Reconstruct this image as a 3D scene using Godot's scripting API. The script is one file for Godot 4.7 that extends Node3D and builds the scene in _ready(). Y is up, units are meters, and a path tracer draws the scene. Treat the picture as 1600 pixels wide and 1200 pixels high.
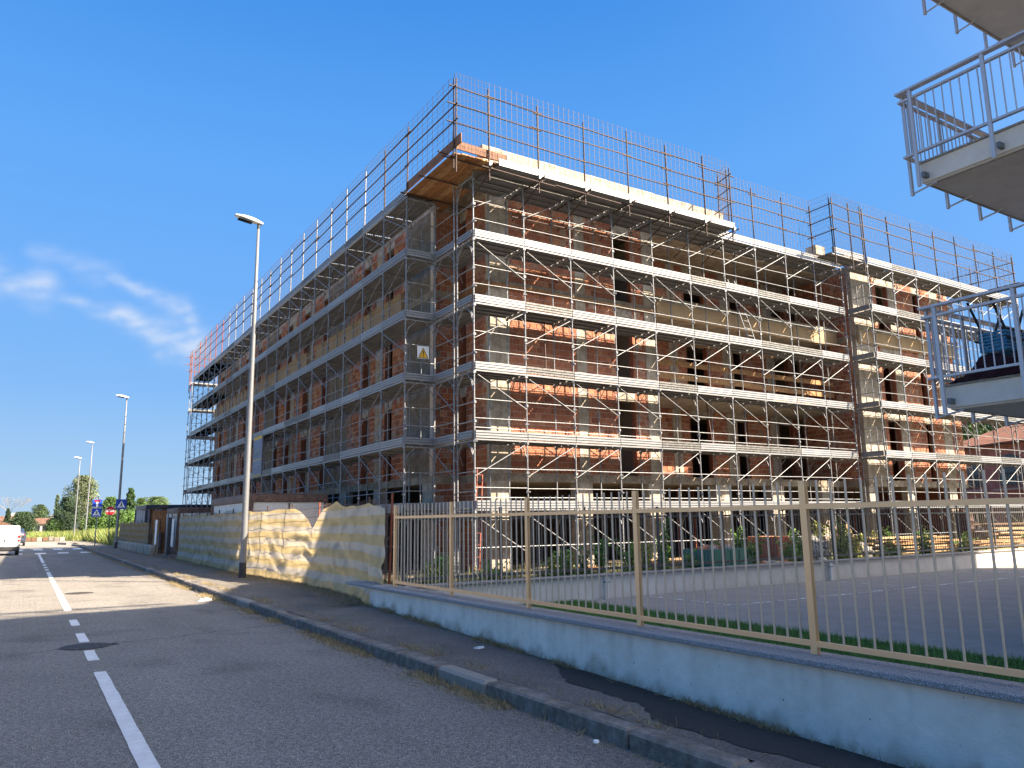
extends Node3D
# A four-storey brick building under construction behind scaffolding, seen from the street.
var rng := RandomNumberGenerator.new()
var M := {}
var T := {}
var counts := {}
var spill := {}
var taken := {}
var unit_box := BoxMesh.new()
var unit_tube := CylinderMesh.new()
var thin_tube := CylinderMesh.new()
var brick_meshes := []

func _ready():
	rng.seed = 7
	set_camera_and_light()
	make_textures()
	make_materials()
	unit_box.size = Vector3.ONE
	for c in [[unit_tube, 10], [thin_tube, 5]]:
		c[0].top_radius = 1.0; c[0].bottom_radius = 1.0; c[0].height = 1.0; c[0].radial_segments = c[1]; c[0].rings = 1
	build_ground()
	build_building()
	build_scaffolds()
	build_apartment()
	build_yard_fences()
	build_cloth_fence()
	build_street_things()
	build_site_things()
	build_background()
	build_grass()
	for k in spill:
		var s = spill[k]
		var o := MeshInstance3D.new()
		o.name = s[2]; o.mesh = s[0].commit(); o.material_override = s[3]; o.set_meta("kind", "stuff")
		s[1].add_child(o, true)

func set_camera_and_light():
	var cam := Camera3D.new(); cam.name = "camera"
	cam.fov = 53.13; cam.near = 0.05; cam.far = 2000.0
	cam.transform = Transform3D(Basis(Vector3.UP, deg_to_rad(-32.09)) * Basis(Vector3.RIGHT, deg_to_rad(10.09)) * Basis(Vector3.BACK, deg_to_rad(-0.792)), Vector3(0, 1.6, 0))
	add_child(cam); cam.current = true
	var sun := DirectionalLight3D.new(); sun.name = "sun"
	sun.light_energy = 1.6; sun.light_color = Color(1.0, 0.93, 0.83); sun.light_angular_distance = 0.5; sun.shadow_enabled = true
	sun.transform = Transform3D.IDENTITY.looking_at(-Vector3(0.85, 1.0, 0.95), Vector3.UP)
	add_child(sun)
	var env := Environment.new()
	env.background_mode = Environment.BG_SKY
	env.tonemap_mode = Environment.TONE_MAPPER_LINEAR
	env.tonemap_exposure = EXPOSURE
	env.sdfgi_enabled = true; env.ssao_enabled = true; env.ssil_enabled = true
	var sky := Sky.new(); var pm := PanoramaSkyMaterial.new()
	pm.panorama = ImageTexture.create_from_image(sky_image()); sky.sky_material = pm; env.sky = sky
	var we := WorldEnvironment.new(); we.name = "environment"; we.environment = env
	add_child(we)

const EXPOSURE := 4.0

func sky_image() -> Image:
	# a clear summer sky by height, brighter and whiter towards the sun, with thin high clouds
	var w := 2048; var h := 1024
	var img := Image.create(w, h, false, Image.FORMAT_RGBF)
	var ev := [0.0, 4.0, 9.0, 16.0, 25.0, 37.0, 55.0, 90.0]
	var cl := [Color8(178, 205, 230), Color8(158, 196, 233), Color8(130, 182, 238), Color8(110, 171, 240), Color8(95, 163, 238), Color8(66, 140, 224), Color8(52, 120, 208), Color8(46, 106, 192)]
	var n := FastNoiseLite.new(); n.seed = 4; n.frequency = 1.0; n.fractal_octaves = 5; n.fractal_gain = 0.55
	var n2 := FastNoiseLite.new(); n2.seed = 11; n2.frequency = 1.0; n2.fractal_octaves = 3
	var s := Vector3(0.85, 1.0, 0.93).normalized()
	for y in h:
		var el := 90.0 - (y + 0.5) / h * 180.0
		var e := clampf(el, 0.0, 90.0); var i := 0
		while i < 6 and e > ev[i + 1]: i += 1
		var base: Color = cl[i].srgb_to_linear().lerp(cl[i + 1].srgb_to_linear(), (e - ev[i]) / (ev[i + 1] - ev[i]))
		for x in w:
			var az := (x + 0.5) / w * TAU   # the first column looks along -z
			var d := Vector3(sin(az), 0, -cos(az)) * cos(deg_to_rad(el)) + Vector3(0, sin(deg_to_rad(el)), 0)
			var c := base
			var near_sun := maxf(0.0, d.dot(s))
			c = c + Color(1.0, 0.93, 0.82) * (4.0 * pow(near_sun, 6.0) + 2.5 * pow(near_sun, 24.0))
			if el > 2.0:
				var az_d := rad_to_deg(atan2(d.x, -d.z))
				# a hooked streak of cirrus low on the left, and fainter ones all round
				var q := Vector3(d.x, 0, d.z) / maxf(d.y, 0.08) * 0.35
				var f := n.get_noise_3d(q.x * 1.3 + 5.0, q.z * 5.0, 0.0)
				var g := n2.get_noise_3d(q.x * 0.7, q.z * 0.9, 3.0)
				var cloud := clampf((f * 0.8 + g * 0.9 - 0.75) * 1.2, 0, 0.25) * clampf(el / 8.0, 0, 1)
				cloud += cirrus(az_d, el, n) 
				c = c.lerp(Color(0.66, 0.74, 0.88), clampf(cloud, 0, 0.75))
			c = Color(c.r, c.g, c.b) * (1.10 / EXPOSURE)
			if el < 0: c = Color(0.11, 0.10, 0.085)
			img.set_pixel(x, y, c)
	return img

func cirrus(az: float, el: float, n: FastNoiseLite) -> float:
	if az < -12.0 or az > 12.0 or el < 9.0 or el > 20.0: return 0.0
	var wob := n.get_noise_2d(az * 0.12, el * 0.12) * 2.2
	var v := 0.0
	# [from azimuth, height, to azimuth, height, half width, strength]
	for k in [[-2.8, 15.4, -0.3, 15.0, 0.8, 0.8], [-8.0, 16.6, -3.0, 15.4, 0.9, 0.6], [0.8, 14.7, 4.5, 13.7, 0.55, 0.6], [4.0, 13.8, 9.2, 12.3, 0.8, 1.0], [3.5, 16.4, 8.2, 14.4, 0.6, 0.75], [8.5, 14.7, 9.1, 12.6, 0.55, 0.75], [9.3, 12.3, 7.0, 11.5, 0.36, 0.5], [-1.0, 17.0, 3.0, 16.6, 0.8, 0.35]]:
		var a := Vector2(k[0], k[1]); var b := Vector2(k[2], k[3]); var p := Vector2(az, el + wob * 0.45)
		var t := clampf((p - a).dot(b - a) / (b - a).length_squared(), 0, 1)
		var dist = p.distance_to(a.lerp(b, t)) / (k[4] * (0.6 + 0.6 * t))
		v = maxf(v, k[5] * exp(-dist * dist))
	var streak := 0.62 + 0.75 * n.get_noise_2d(az * 0.35 + el * 0.2, el * 1.3 - az * 0.3)
	return v * clampf(streak, 0.08, 1.0) * 0.85

# ---------------------------------------------------------------- helpers
func lin(r: float, g: float, b: float) -> Color:
	return Color(r, g, b).linear_to_srgb()

func fresh(called: String) -> String:
	if not taken.has(called):
		taken[called] = 0
		return called
	taken[called] += 1
	return "%s_%03d" % [called, taken[called]]

func thing(called: String, label: String, category: String, at := Vector3.ZERO, turn := 0.0, group := "") -> Node3D:
	var o := Node3D.new(); o.name = fresh(called); add_child(o)
	o.position = at; o.rotation.y = turn
	describe(o, label, category, group)
	return o

func describe(o: Node, label: String, category: String, group := ""):
	o.set_meta("label", label); o.set_meta("category", category)
	if group: o.set_meta("group", group)

func struct(called: String, mesh: Mesh, m: Material) -> MeshInstance3D:
	var o := MeshInstance3D.new(); o.name = fresh(called); o.mesh = mesh; o.material_override = m
	o.set_meta("kind", "structure"); add_child(o)
	return o

func put(parent: Node, called: String, mesh: Mesh, m: Material, xf := Transform3D.IDENTITY, label := "") -> Node3D:
	var key := str(parent.get_instance_id()) + called
	counts[key] = counts.get(key, 0) + 1
	if counts[key] > 300:
		var k2 := key + str(m.get_instance_id())
		if not spill.has(k2):
			var st := SurfaceTool.new(); st.begin(Mesh.PRIMITIVE_TRIANGLES); spill[k2] = [st, parent, called, m]
		for s in mesh.get_surface_count(): spill[k2][0].append_from(mesh, s, xf)
		return null
	var o := MeshInstance3D.new(); o.name = called; o.mesh = mesh; o.material_override = m; o.transform = xf
	if label: o.set_meta("label", label)
	parent.add_child(o, true)
	return o

func box(parent: Node, called: String, centre: Vector3, size: Vector3, m: Material, turn := Basis.IDENTITY, label := "") -> Node3D:
	return put(parent, called, unit_box, m, Transform3D(turn * Basis.from_scale(size), centre), label)

func box2(parent: Node, called: String, a: Vector3, b: Vector3, m: Material) -> Node3D:
	return box(parent, called, (a + b) / 2, (b - a).abs(), m)

func along(a: Vector3, b: Vector3, r: float) -> Transform3D:
	var y := b - a; var n := y.normalized()
	var x := n.cross(Vector3.BACK if absf(n.z) < 0.9 else Vector3.RIGHT).normalized()
	return Transform3D(Basis(x * r, y, x.cross(n) * r), (a + b) / 2)

func tube(parent: Node, called: String, a: Vector3, b: Vector3, r: float, m: Material) -> Node3D:
	return put(parent, called, unit_tube, m, along(a, b, r))

func newst() -> SurfaceTool:
	var st := SurfaceTool.new(); st.begin(Mesh.PRIMITIVE_TRIANGLES); return st

func sbox(st: SurfaceTool, centre: Vector3, size: Vector3, turn := Basis.IDENTITY):
	st.append_from(unit_box, 0, Transform3D(turn * Basis.from_scale(size), centre))

func stube(st: SurfaceTool, a: Vector3, b: Vector3, r: float, thin := false):
	st.append_from(thin_tube if thin else unit_tube, 0, along(a, b, r))

func quad(st: SurfaceTool, a: Vector3, b: Vector3, c: Vector3, d: Vector3):
	var n := (c - a).cross(b - a).normalized()
	for p in [a, b, c, a, c, d]:
		st.set_normal(n); st.add_vertex(p)

# a box whose edges are cut off by e
func bev(size: Vector3, e: float) -> ArrayMesh:
	var st := newst(); var h := size / 2
	for ax in 3:
		var u := (ax + 1) % 3; var v := (ax + 2) % 3
		for s in [-1.0, 1.0]:
			var p := []
			for k in [[-1, -1], [1, -1], [1, 1], [-1, 1]]:
				var q := Vector3.ZERO; q[ax] = s * h[ax]; q[u] = k[0] * (h[u] - e); q[v] = k[1] * (h[v] - e); p.append(q)
			if s < 0: quad(st, p[0], p[1], p[2], p[3])
			else: quad(st, p[3], p[2], p[1], p[0])
		for su in [-1.0, 1.0]:
			for sv in [-1.0, 1.0]:
				var a := Vector3.ZERO; var b := Vector3.ZERO; var c := Vector3.ZERO; var d := Vector3.ZERO
				a[ax] = -(h[ax] - e); b[ax] = h[ax] - e; a[u] = su * h[u]; b[u] = su * h[u]; a[v] = sv * (h[v] - e); b[v] = a[v]
				c[ax] = b[ax]; d[ax] = a[ax]; c[u] = su * (h[u] - e); d[u] = c[u]; c[v] = sv * h[v]; d[v] = c[v]
				if su * sv > 0: quad(st, a, b, c, d)
				else: quad(st, d, c, b, a)
	for sx in [-1.0, 1.0]:
		for sy in [-1.0, 1.0]:
			for sz in [-1.0, 1.0]:
				var a := Vector3(sx * h.x, sy * (h.y - e), sz * (h.z - e)); var b := Vector3(sx * (h.x - e), sy * h.y, sz * (h.z - e)); var c := Vector3(sx * (h.x - e), sy * (h.y - e), sz * h.z)
				var t := [a, b, c] if sx * sy * sz < 0 else [c, b, a]
				var n: Vector3 = (t[2] - t[0]).cross(t[1] - t[0]).normalized()
				for q in t: st.set_normal(n); st.add_vertex(q)
	return st.commit()

# a prism from an outline in the xy plane, thickness along z
func prism(outline: PackedVector2Array, depth: float) -> ArrayMesh:
	var st := newst(); var tri := Geometry2D.triangulate_polygon(outline)
	var sgn := 0.0
	for i in outline.size():
		var a := outline[i]; var b := outline[(i + 1) % outline.size()]; sgn += a.x * b.y - b.x * a.y
	for i in range(0, tri.size(), 3):
		var a := outline[tri[i]]; var b := outline[tri[i + 1]]; var c := outline[tri[i + 2]]
		if (b - a).cross(c - a) < 0: var t := b; b = c; c = t
		for q in [[a, c, b, 1.0], [a, b, c, -1.0]]:
			for k in 3: st.set_normal(Vector3(0, 0, q[3])); st.add_vertex(Vector3(q[k].x, q[k].y, q[3] * depth / 2))
	for i in outline.size():
		var a := outline[i]; var b := outline[(i + 1) % outline.size()]
		if sgn < 0: var t := a; a = b; b = t
		quad(st, Vector3(a.x, a.y, -depth / 2), Vector3(a.x, a.y, depth / 2), Vector3(b.x, b.y, depth / 2), Vector3(b.x, b.y, -depth / 2))
	return st.commit()

func lathe(prof: Array, seg := 12) -> ArrayMesh:
	var st := newst(); st.set_smooth_group(1)
	for i in prof.size() - 1:
		for k in seg:
			var p := []
			for q in [[i, k], [i, k + 1], [i + 1, k + 1], [i + 1, k]]:
				var a: float = TAU * q[1] / seg; p.append(Vector3(cos(a) * prof[q[0]].x, prof[q[0]].y, sin(a) * prof[q[0]].x))
			for v in [p[0], p[1], p[2], p[0], p[2], p[3]]: st.add_vertex(v)
	st.generate_normals(); st.index()
	return st.commit()

func many(parent: Node, called: String, mesh: Mesh, m: Material, xfs: Array, cols := []) -> MultiMeshInstance3D:
	var mm := MultiMesh.new(); mm.transform_format = MultiMesh.TRANSFORM_3D
	mm.use_colors = cols.size() > 0; mm.mesh = mesh; mm.instance_count = xfs.size()
	for i in xfs.size():
		mm.set_instance_transform(i, xfs[i])
		if cols.size() > 0: mm.set_instance_color(i, cols[i])
	var o := MultiMeshInstance3D.new(); o.name = called; o.multimesh = mm; o.material_override = m
	o.set_meta("kind", "stuff"); parent.add_child(o, true)
	return o

# ---------------------------------------------------------------- textures and materials
func noise_img(size: int, freq: float, oct: int, sd: int, type := FastNoiseLite.TYPE_SIMPLEX_SMOOTH, stretch := 1) -> PackedByteArray:
	var n := FastNoiseLite.new(); n.seed = sd; n.frequency = freq; n.fractal_octaves = oct; n.noise_type = type
	var img := n.get_seamless_image(size, size / stretch, false, false, 0.15)
	if stretch > 1: img.resize(size, size, Image.INTERPOLATE_CUBIC)
	img.convert(Image.FORMAT_L8)
	return img.get_data()

func tex_from(size: int, layers: Array, lo: float, hi: float, warm := 0.0) -> ImageTexture:
	# layers: [bytes, weight]; the sum round 0.5 is spread between lo and hi
	var out := PackedByteArray(); out.resize(size * size * 3)
	for i in size * size:
		var v := 0.5
		for l in layers: v += (l[0][i] / 255.0 - 0.5) * l[1]
		v = clampf(v, 0, 1)
		var g := lerpf(lo, hi, v) * 255.0
		out[i * 3] = clampi(int(g), 0, 255); out[i * 3 + 1] = clampi(int(g * (1.0 - warm * (1 - v))), 0, 255); out[i * 3 + 2] = clampi(int(g * (1.0 - 2.0 * warm * (1 - v))), 0, 255)
	var img := Image.create_from_data(size, size, false, Image.FORMAT_RGB8, out)
	img.generate_mipmaps()
	return ImageTexture.create_from_image(img)

func make_textures():
	var fine := noise_img(512, 0.22, 2, 1); var mid := noise_img(512, 0.03, 4, 2); var big := noise_img(512, 0.008, 5, 3)
	var grit := noise_img(512, 0.11, 3, 21, FastNoiseLite.TYPE_CELLULAR)
	var speck := noise_img(512, 0.45, 1, 5, FastNoiseLite.TYPE_VALUE)
	var grain := noise_img(512, 0.05, 4, 6, FastNoiseLite.TYPE_SIMPLEX_SMOOTH, 8)
	T.asphalt = tex_from(512, [[fine, 1.0], [speck, 0.9], [mid, 0.35], [grit, 0.5]], 0.32, 1.0, 0.02)
	T.patch = tex_from(512, [[mid, 1.3], [big, 1.3], [fine, 0.3]], 0.5, 1.0, 0.06)
	T.concrete = tex_from(512, [[mid, 0.8], [big, 1.0], [fine, 0.35]], 0.70, 1.0, 0.04)
	T.plaster = tex_from(512, [[mid, 0.5], [big, 0.9], [fine, 0.25]], 0.92, 1.0, 0.01)
	T.granite = tex_from(512, [[speck, 2.2], [fine, 1.6]], 0.25, 1.0)
	T.galv = tex_from(512, [[mid, 1.2], [grit, 0.6], [big, 0.8]], 0.62, 1.0)
	T.bump = tex_from(512, [[fine, 1.0], [speck, 0.8], [grit, 0.6]], 0.0, 1.0)
	T.soft = tex_from(512, [[mid, 1.0], [fine, 0.4]], 0.0, 1.0)
	# wood: long fibres along u (and along every axis by the turned copy)
	T.wood = tex_from(512, [[grain, 1.1], [big, 0.4], [fine, 0.15]], 0.62, 1.0, 0.08)
	# hollow clay blocks: combed vertical grooves with blotches
	var comb := PackedByteArray(); comb.resize(512 * 512)
	for y in 512:
		for x in 512: comb[y * 512 + x] = 128 + int(70.0 * sin(TAU * x / 512.0 * 24.0)) + (fine[y * 512 + x] - 128) / 3
	T.clay = tex_from(512, [[comb, 0.4], [mid, 0.5], [big, 0.6], [fine, 0.3]], 0.68, 1.0, 0.06)
	# formwork: boards standing upright, each a little different, with their joints
	var boards := PackedByteArray(); boards.resize(512 * 512)
	for x in 512:
		var b := x / 32; var tone := (b * 7919 % 61) - 30
		var edge := -60 if x % 32 < 2 else 0
		for y in 512: boards[y * 512 + x] = clampi(128 + tone + edge + (grain[x * 512 + y] - 128) / 3, 0, 255)
	T.formwork = tex_from(512, [[boards, 0.75], [mid, 0.4], [big, 0.6]], 0.64, 1.0, 0.06)
	# paving: small concrete blocks with dark joints
	var pave := PackedByteArray(); pave.resize(512 * 512)
	for y in 512:
		var row := y / 32
		for x in 512:
			var xx := (x + (row % 2) * 32) % 512
			var joint: int = -70 if (y % 32 < 3 or xx % 64 < 3) else ((row * 37 + xx / 64 * 91) % 40) - 20
			pave[y * 512 + x] = clampi(128 + joint + (fine[y * 512 + x] - 128) / 4, 0, 255)
	T.pave = tex_from(512, [[pave, 0.5], [fine, 0.3], [big, 0.2]], 0.66, 1.0, 0.02)
	# roof tiles far off
	var tiles := PackedByteArray(); tiles.resize(512 * 512)
	for y in 512:
		for x in 512: tiles[y * 512 + x] = clampi(128 + int(60.0 * sin(TAU * x / 512.0 * 16.0)) - (50 if y % 64 < 8 else 0) + (mid[y * 512 + x] - 128) / 2, 0, 255)
	T.tiles = tex_from(512, [[tiles, 0.8], [big, 0.8]], 0.5, 1.0, 0.05)
	# debris netting: yellow and white bands, woven
	var out := PackedByteArray(); out.resize(512 * 512 * 3)
	for y in 512:
		var band := fposmod(y / 512.0 * 5.2 + 0.25, 1.0)
		var s := smoothstep(0.42, 0.52, band) * (1.0 - smoothstep(0.90, 1.0, band))
		for x in 512:
			var i := y * 512 + x
			var weave := 0.86 + 0.10 * (fine[i] / 255.0) + 0.05 * (1.0 if (x % 4 < 2) != (y % 4 < 2) else 0.0)
			var dirt := 1.0 - 0.16 * clampf((big[i] / 255.0 - 0.45) * 2.0, 0, 1)
			var c := Color(0.87, 0.78, 0.58).lerp(Color(0.87, 0.83, 0.755), s) * weave * dirt
			out[i * 3] = clampi(int(c.r * 255), 0, 255); out[i * 3 + 1] = clampi(int(c.g * 255), 0, 255); out[i * 3 + 2] = clampi(int(c.b * 255), 0, 255)
	T.net = ImageTexture.create_from_image(Image.create_from_data(512, 512, false, Image.FORMAT_RGB8, out))
	# site board: a flat generic print of a pale building under trees, with yellow bands
	var bd := Image.create(96, 160, false, Image.FORMAT_RGB8); bd.fill(Color(0.42, 0.47, 0.56))
	bd.fill_rect(Rect2i(0, 0, 96, 12), Color(0.82, 0.66, 0.2)); bd.fill_rect(Rect2i(0, 92, 96, 4), Color(0.75, 0.62, 0.2)); bd.fill_rect(Rect2i(0, 154, 96, 6), Color(0.72, 0.6, 0.25))
	for k in 26:
		bd.fill_rect(Rect2i(4 + (k * 37) % 84, 40 + (k * 13) % 34, 6, 12 + k % 9), Color(0.25, 0.29, 0.3).lerp(Color(0.6, 0.62, 0.64), (k % 5) / 5.0))
		bd.fill_rect(Rect2i(3 + (k * 29) % 80, 104 + (k * 11) % 40, 9, 6), Color(0.3, 0.3, 0.33).lerp(Color(0.65, 0.63, 0.6), (k % 4) / 4.0))
	T.board = ImageTexture.create_from_image(bd)

func mk(key: String, c: Color, rough: float, tex = "", scale := 1.0, bump = "", depth := 0.0, metal := 0.0) -> StandardMaterial3D:
	var m := StandardMaterial3D.new(); m.resource_name = key
	m.albedo_color = c.linear_to_srgb(); m.roughness = rough; m.metallic = metal
	if tex or bump:
		m.uv1_triplanar = true; m.uv1_world_triplanar = true; m.uv1_scale = Vector3.ONE * scale
	if tex: m.albedo_texture = T[tex]
	if bump:
		m.heightmap_enabled = true; m.heightmap_texture = T[bump]; m.heightmap_scale = depth
	M[key] = m
	return m

func make_materials():
	# base colours are linear; a texture averages about 0.75, hence the slightly higher values
	mk("road", Color(0.70, 0.655, 0.585), 0.92, "asphalt", 1.1, "bump", 1.2).vertex_color_use_as_albedo = true
	mk("walk", Color(0.60, 0.56, 0.505), 0.95, "asphalt", 1.5, "bump", 1.5).vertex_color_use_as_albedo = true
	mk("new_tar", Color(0.085, 0.084, 0.086), 0.85, "asphalt", 1.9, "bump", 1.5)
	mk("old_tar", Color(0.10, 0.092, 0.085), 0.8, "asphalt", 1.3, "bump", 0.8)
	mk("iron", Color(0.10, 0.09, 0.08), 0.7, "patch", 2.0, "bump", 0.6)
	mk("marking", Color(0.80, 0.80, 0.79), 0.85, "plaster", 1.7, "bump", 0.5)
	mk("yard_line", Color(0.78, 0.78, 0.76), 0.85, "patch", 0.8)
	mk("pave", Color(0.43, 0.39, 0.345), 0.95, "pave", 0.31, "pave", 0.35)
	mk("kerb", Color(0.255, 0.235, 0.21), 0.92, "concrete", 0.9, "bump", 0.8)
	mk("kerb_pale", Color(0.30, 0.275, 0.235), 0.92, "plaster", 0.9, "bump", 0.8)
	mk("soil", Color(0.24, 0.19, 0.13), 1.0, "patch", 0.35, "soft", 6.0)
	mk("turf", Color(0.09, 0.14, 0.035), 1.0, "patch", 0.6, "soft", 4.0)
	mk("field", Color(0.21, 0.22, 0.075), 1.0, "patch", 0.06, "soft", 6.0)
	mk("plaster", Color(0.76, 0.71, 0.645), 0.9, "plaster", 0.28, "soft", 0.5)
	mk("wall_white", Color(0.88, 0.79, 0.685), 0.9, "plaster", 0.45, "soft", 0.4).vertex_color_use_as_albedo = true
	mk("under", Color(0.70, 0.68, 0.66), 0.9, "plaster", 0.3)
	mk("granite", Color(0.66, 0.64, 0.63), 0.55, "granite", 2.2, "bump", 0.15)
	mk("tan_paint", Color(0.88, 0.57, 0.315), 0.42, "", 1, "", 0, 0.75)
	mk("tan_bar", Color(0.56, 0.47, 0.375), 0.42, "", 1, "", 0, 0.6)
	mk("dark_rail", Color(0.07, 0.068, 0.066), 0.5)
	mk("dark_bar", Color(0.20, 0.17, 0.14), 0.5)
	mk("balcony_rail", Color(0.52, 0.51, 0.54), 0.4, "", 1.0, "", 0, 0.25)
	mk("galv", Color(0.37, 0.38, 0.395), 0.45, "galv", 1.6, "", 0, 0.2)
	mk("deck_steel", Color(0.27, 0.27, 0.275), 0.5, "plaster", 0.9, "", 0, 0.35)
	mk("toe_steel", Color(0.275, 0.285, 0.30), 0.45, "plaster", 0.7, "", 0, 0.2)
	mk("rust", Color(0.13, 0.082, 0.066), 0.75, "galv", 1.2, "", 0, 0.1)
	mk("rust_dark", Color(0.10, 0.055, 0.04), 0.75, "galv", 1.2)
	mk("red_oxide", Color(0.40, 0.10, 0.045), 0.6, "galv", 1.2)
	mk("wire", Color(0.12, 0.09, 0.08), 0.7)
	mk("concrete", Color(0.48, 0.445, 0.385), 0.95, "concrete", 0.5, "soft", 0.8)
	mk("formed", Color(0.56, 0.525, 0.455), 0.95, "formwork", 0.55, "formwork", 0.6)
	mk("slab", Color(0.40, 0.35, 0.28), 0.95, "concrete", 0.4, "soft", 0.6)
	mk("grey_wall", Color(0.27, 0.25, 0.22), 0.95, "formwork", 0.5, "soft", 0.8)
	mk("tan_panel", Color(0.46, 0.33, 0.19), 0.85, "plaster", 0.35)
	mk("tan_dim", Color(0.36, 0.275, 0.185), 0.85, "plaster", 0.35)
	mk("timber", Color(0.70, 0.53, 0.32), 0.8, "wood", 0.9)
	mk("mortar", Color(0.56, 0.48, 0.41), 1.0, "plaster", 0.8)
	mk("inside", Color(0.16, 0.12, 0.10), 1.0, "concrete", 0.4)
	for k in 6:
		var c: Color = [Color(0.43, 0.170, 0.095), Color(0.38, 0.145, 0.083), Color(0.46, 0.195, 0.11), Color(0.34, 0.13, 0.08), Color(0.41, 0.175, 0.10), Color(0.51, 0.255, 0.155)][k]
		mk("clay_%d" % k, c * 1.22, 0.9, "clay", 1.15, "clay", 0.3)
	mk("clay_many", Color(1, 1, 1), 0.9, "clay", 1.15, "clay", 0.3).vertex_color_use_as_albedo = true
	mk("toe_dull", Color(0.24, 0.235, 0.225), 0.5, "galv", 0.9, "", 0, 0.2); mk("toe_bright", Color(0.34, 0.35, 0.365), 0.4, "plaster", 0.7, "", 0, 0.2)
	mk("plank", Color(0.42, 0.21, 0.085), 0.8, "wood", 0.9)
	mk("plank_red", Color(0.30, 0.155, 0.095), 0.8, "wood", 0.9)
	mk("plank_pale", Color(0.56, 0.34, 0.16), 0.8, "wood", 0.9)
	mk("cream", Color(0.66, 0.58, 0.46), 0.9, "concrete", 0.5)
	mk("roof_block", Color(0.56, 0.525, 0.46), 0.9, "formwork", 0.5)
	mk("van_white", Color(0.82, 0.81, 0.77), 0.25).clearcoat_enabled = true
	mk("car_navy", Color(0.02, 0.03, 0.06), 0.25).clearcoat_enabled = true
	mk("black_plastic", Color(0.03, 0.03, 0.032), 0.6)
	mk("tyre", Color(0.025, 0.025, 0.025), 0.85)
	mk("lamp_red", Color(0.45, 0.02, 0.02), 0.25)
	mk("lamp_clear", Color(0.7, 0.7, 0.7), 0.2)
	mk("dark_glass", Color(0.02, 0.025, 0.03), 0.08)
	mk("pole_steel", Color(0.20, 0.21, 0.225), 0.5, "plaster", 1.3, "", 0, 0.3)
	mk("pole_foot", Color(0.03, 0.03, 0.032), 0.7)
	mk("lantern", Color(0.72, 0.70, 0.66), 0.4)
	mk("sign_blue", Color(0.012, 0.055, 0.36), 0.4)
	mk("sign_red", Color(0.30, 0.012, 0.018), 0.4)
	mk("sign_white", Color(0.82, 0.82, 0.82), 0.4)
	mk("sign_black", Color(0.02, 0.02, 0.02), 0.5)
	mk("sign_yellow", Color(0.80, 0.42, 0.02), 0.45)
	mk("sign_back", Color(0.35, 0.36, 0.37), 0.5, "", 1, "", 0, 0.3)
	mk("green_pole", Color(0.04, 0.10, 0.06), 0.5)
	mk("hut_white", Color(0.80, 0.77, 0.72), 0.6, "plaster", 0.3)
	mk("hut_brown", Color(0.22, 0.13, 0.095), 0.6, "galv", 0.5)
	mk("hut_navy", Color(0.02, 0.03, 0.055), 0.5)
	mk("hut_grey", Color(0.30, 0.33, 0.40), 0.55, "galv", 0.3)
	mk("gate_blue", Color(0.13, 0.15, 0.19), 0.5, "galv", 0.5)
	mk("old_wood", Color(0.20, 0.125, 0.075), 0.9, "wood", 0.7, "wood", 0.3)
	mk("sack", Color(0.72, 0.70, 0.67), 0.9, "soft", 1.0, "soft", 2.0)
	mk("bin_green", Color(0.05, 0.19, 0.14), 0.5)
	mk("barrel", Color(0.13, 0.055, 0.035), 0.75, "patch", 1.5)
	mk("bark", Color(0.12, 0.09, 0.065), 0.95, "patch", 2.0, "soft", 2.0)
	mk("pale_bark", Color(0.26, 0.22, 0.19), 0.95)
	for k in [["leaf", 0.5], ["blade", 0.5]]:
		var m := mk(k[0], Color(1, 1, 1), 0.75); m.vertex_color_use_as_albedo = true
		m.backlight_enabled = true; m.backlight = Color(0.5, 0.5, 0.5)
	mk("roof_tile", Color(0.42, 0.17, 0.09), 0.9, "tiles", 0.28, "tiles", 3.0)
	mk("roof_brown", Color(0.26, 0.15, 0.11), 0.9, "tiles", 0.3)
	mk("pink_wall", Color(0.44, 0.24, 0.20), 0.9, "concrete", 0.3)
	mk("cream_wall", Color(0.68, 0.58, 0.44), 0.9, "concrete", 0.2)
	mk("house_white", Color(0.72, 0.70, 0.66), 0.9, "concrete", 0.2)
	mk("basket", Color(0.02, 0.20, 0.36), 0.5)
	mk("maroon", Color(0.16, 0.02, 0.035), 0.95, "soft", 2.0, "soft", 2.0)
	mk("brown_cloth", Color(0.17, 0.12, 0.11), 0.95, "soft", 1.6, "soft", 2.0)
	mk("paper", Color(0.82, 0.81, 0.80), 0.8)
	var net := mk("net", Color(1, 1, 1), 0.9); net.albedo_texture = T.net
	net.backlight_enabled = true; net.backlight = Color(0.95, 0.95, 0.95); net.cull_mode = BaseMaterial3D.CULL_DISABLED
	var net2: StandardMaterial3D = net.duplicate(); net2.albedo_color = Color(0.86, 0.80, 0.72); M["old_net"] = net2
	var bp := mk("board_print", Color(1, 1, 1), 0.6); bp.albedo_texture = T.board

# ---------------------------------------------------------------- ground
# a flat sheet of small cells; each corner's tone and height come from functions
func sheet(x0: float, x1: float, zs: Array, dx: float, height: Callable, tone: Callable) -> ArrayMesh:
	var nx := maxi(1, int(round((x1 - x0) / dx))); var st := newst()
	var pts := []; var cols := []
	for z in zs:
		for i in nx + 1:
			var x := lerpf(x0, x1, float(i) / nx)
			pts.append(Vector3(x, height.call(x, z), z)); cols.append(tone.call(x, z))
	for p in pts.size():
		st.set_color(cols[p]); st.set_normal(Vector3.UP); st.add_vertex(pts[p])
	for r in zs.size() - 1:
		for i in nx:
			var a := r * (nx + 1) + i; var b := a + 1; var c := a + nx + 1; var d := c + 1
			for k in [a, c, b, b, c, d]: st.add_index(k)
	return st.commit()

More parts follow.
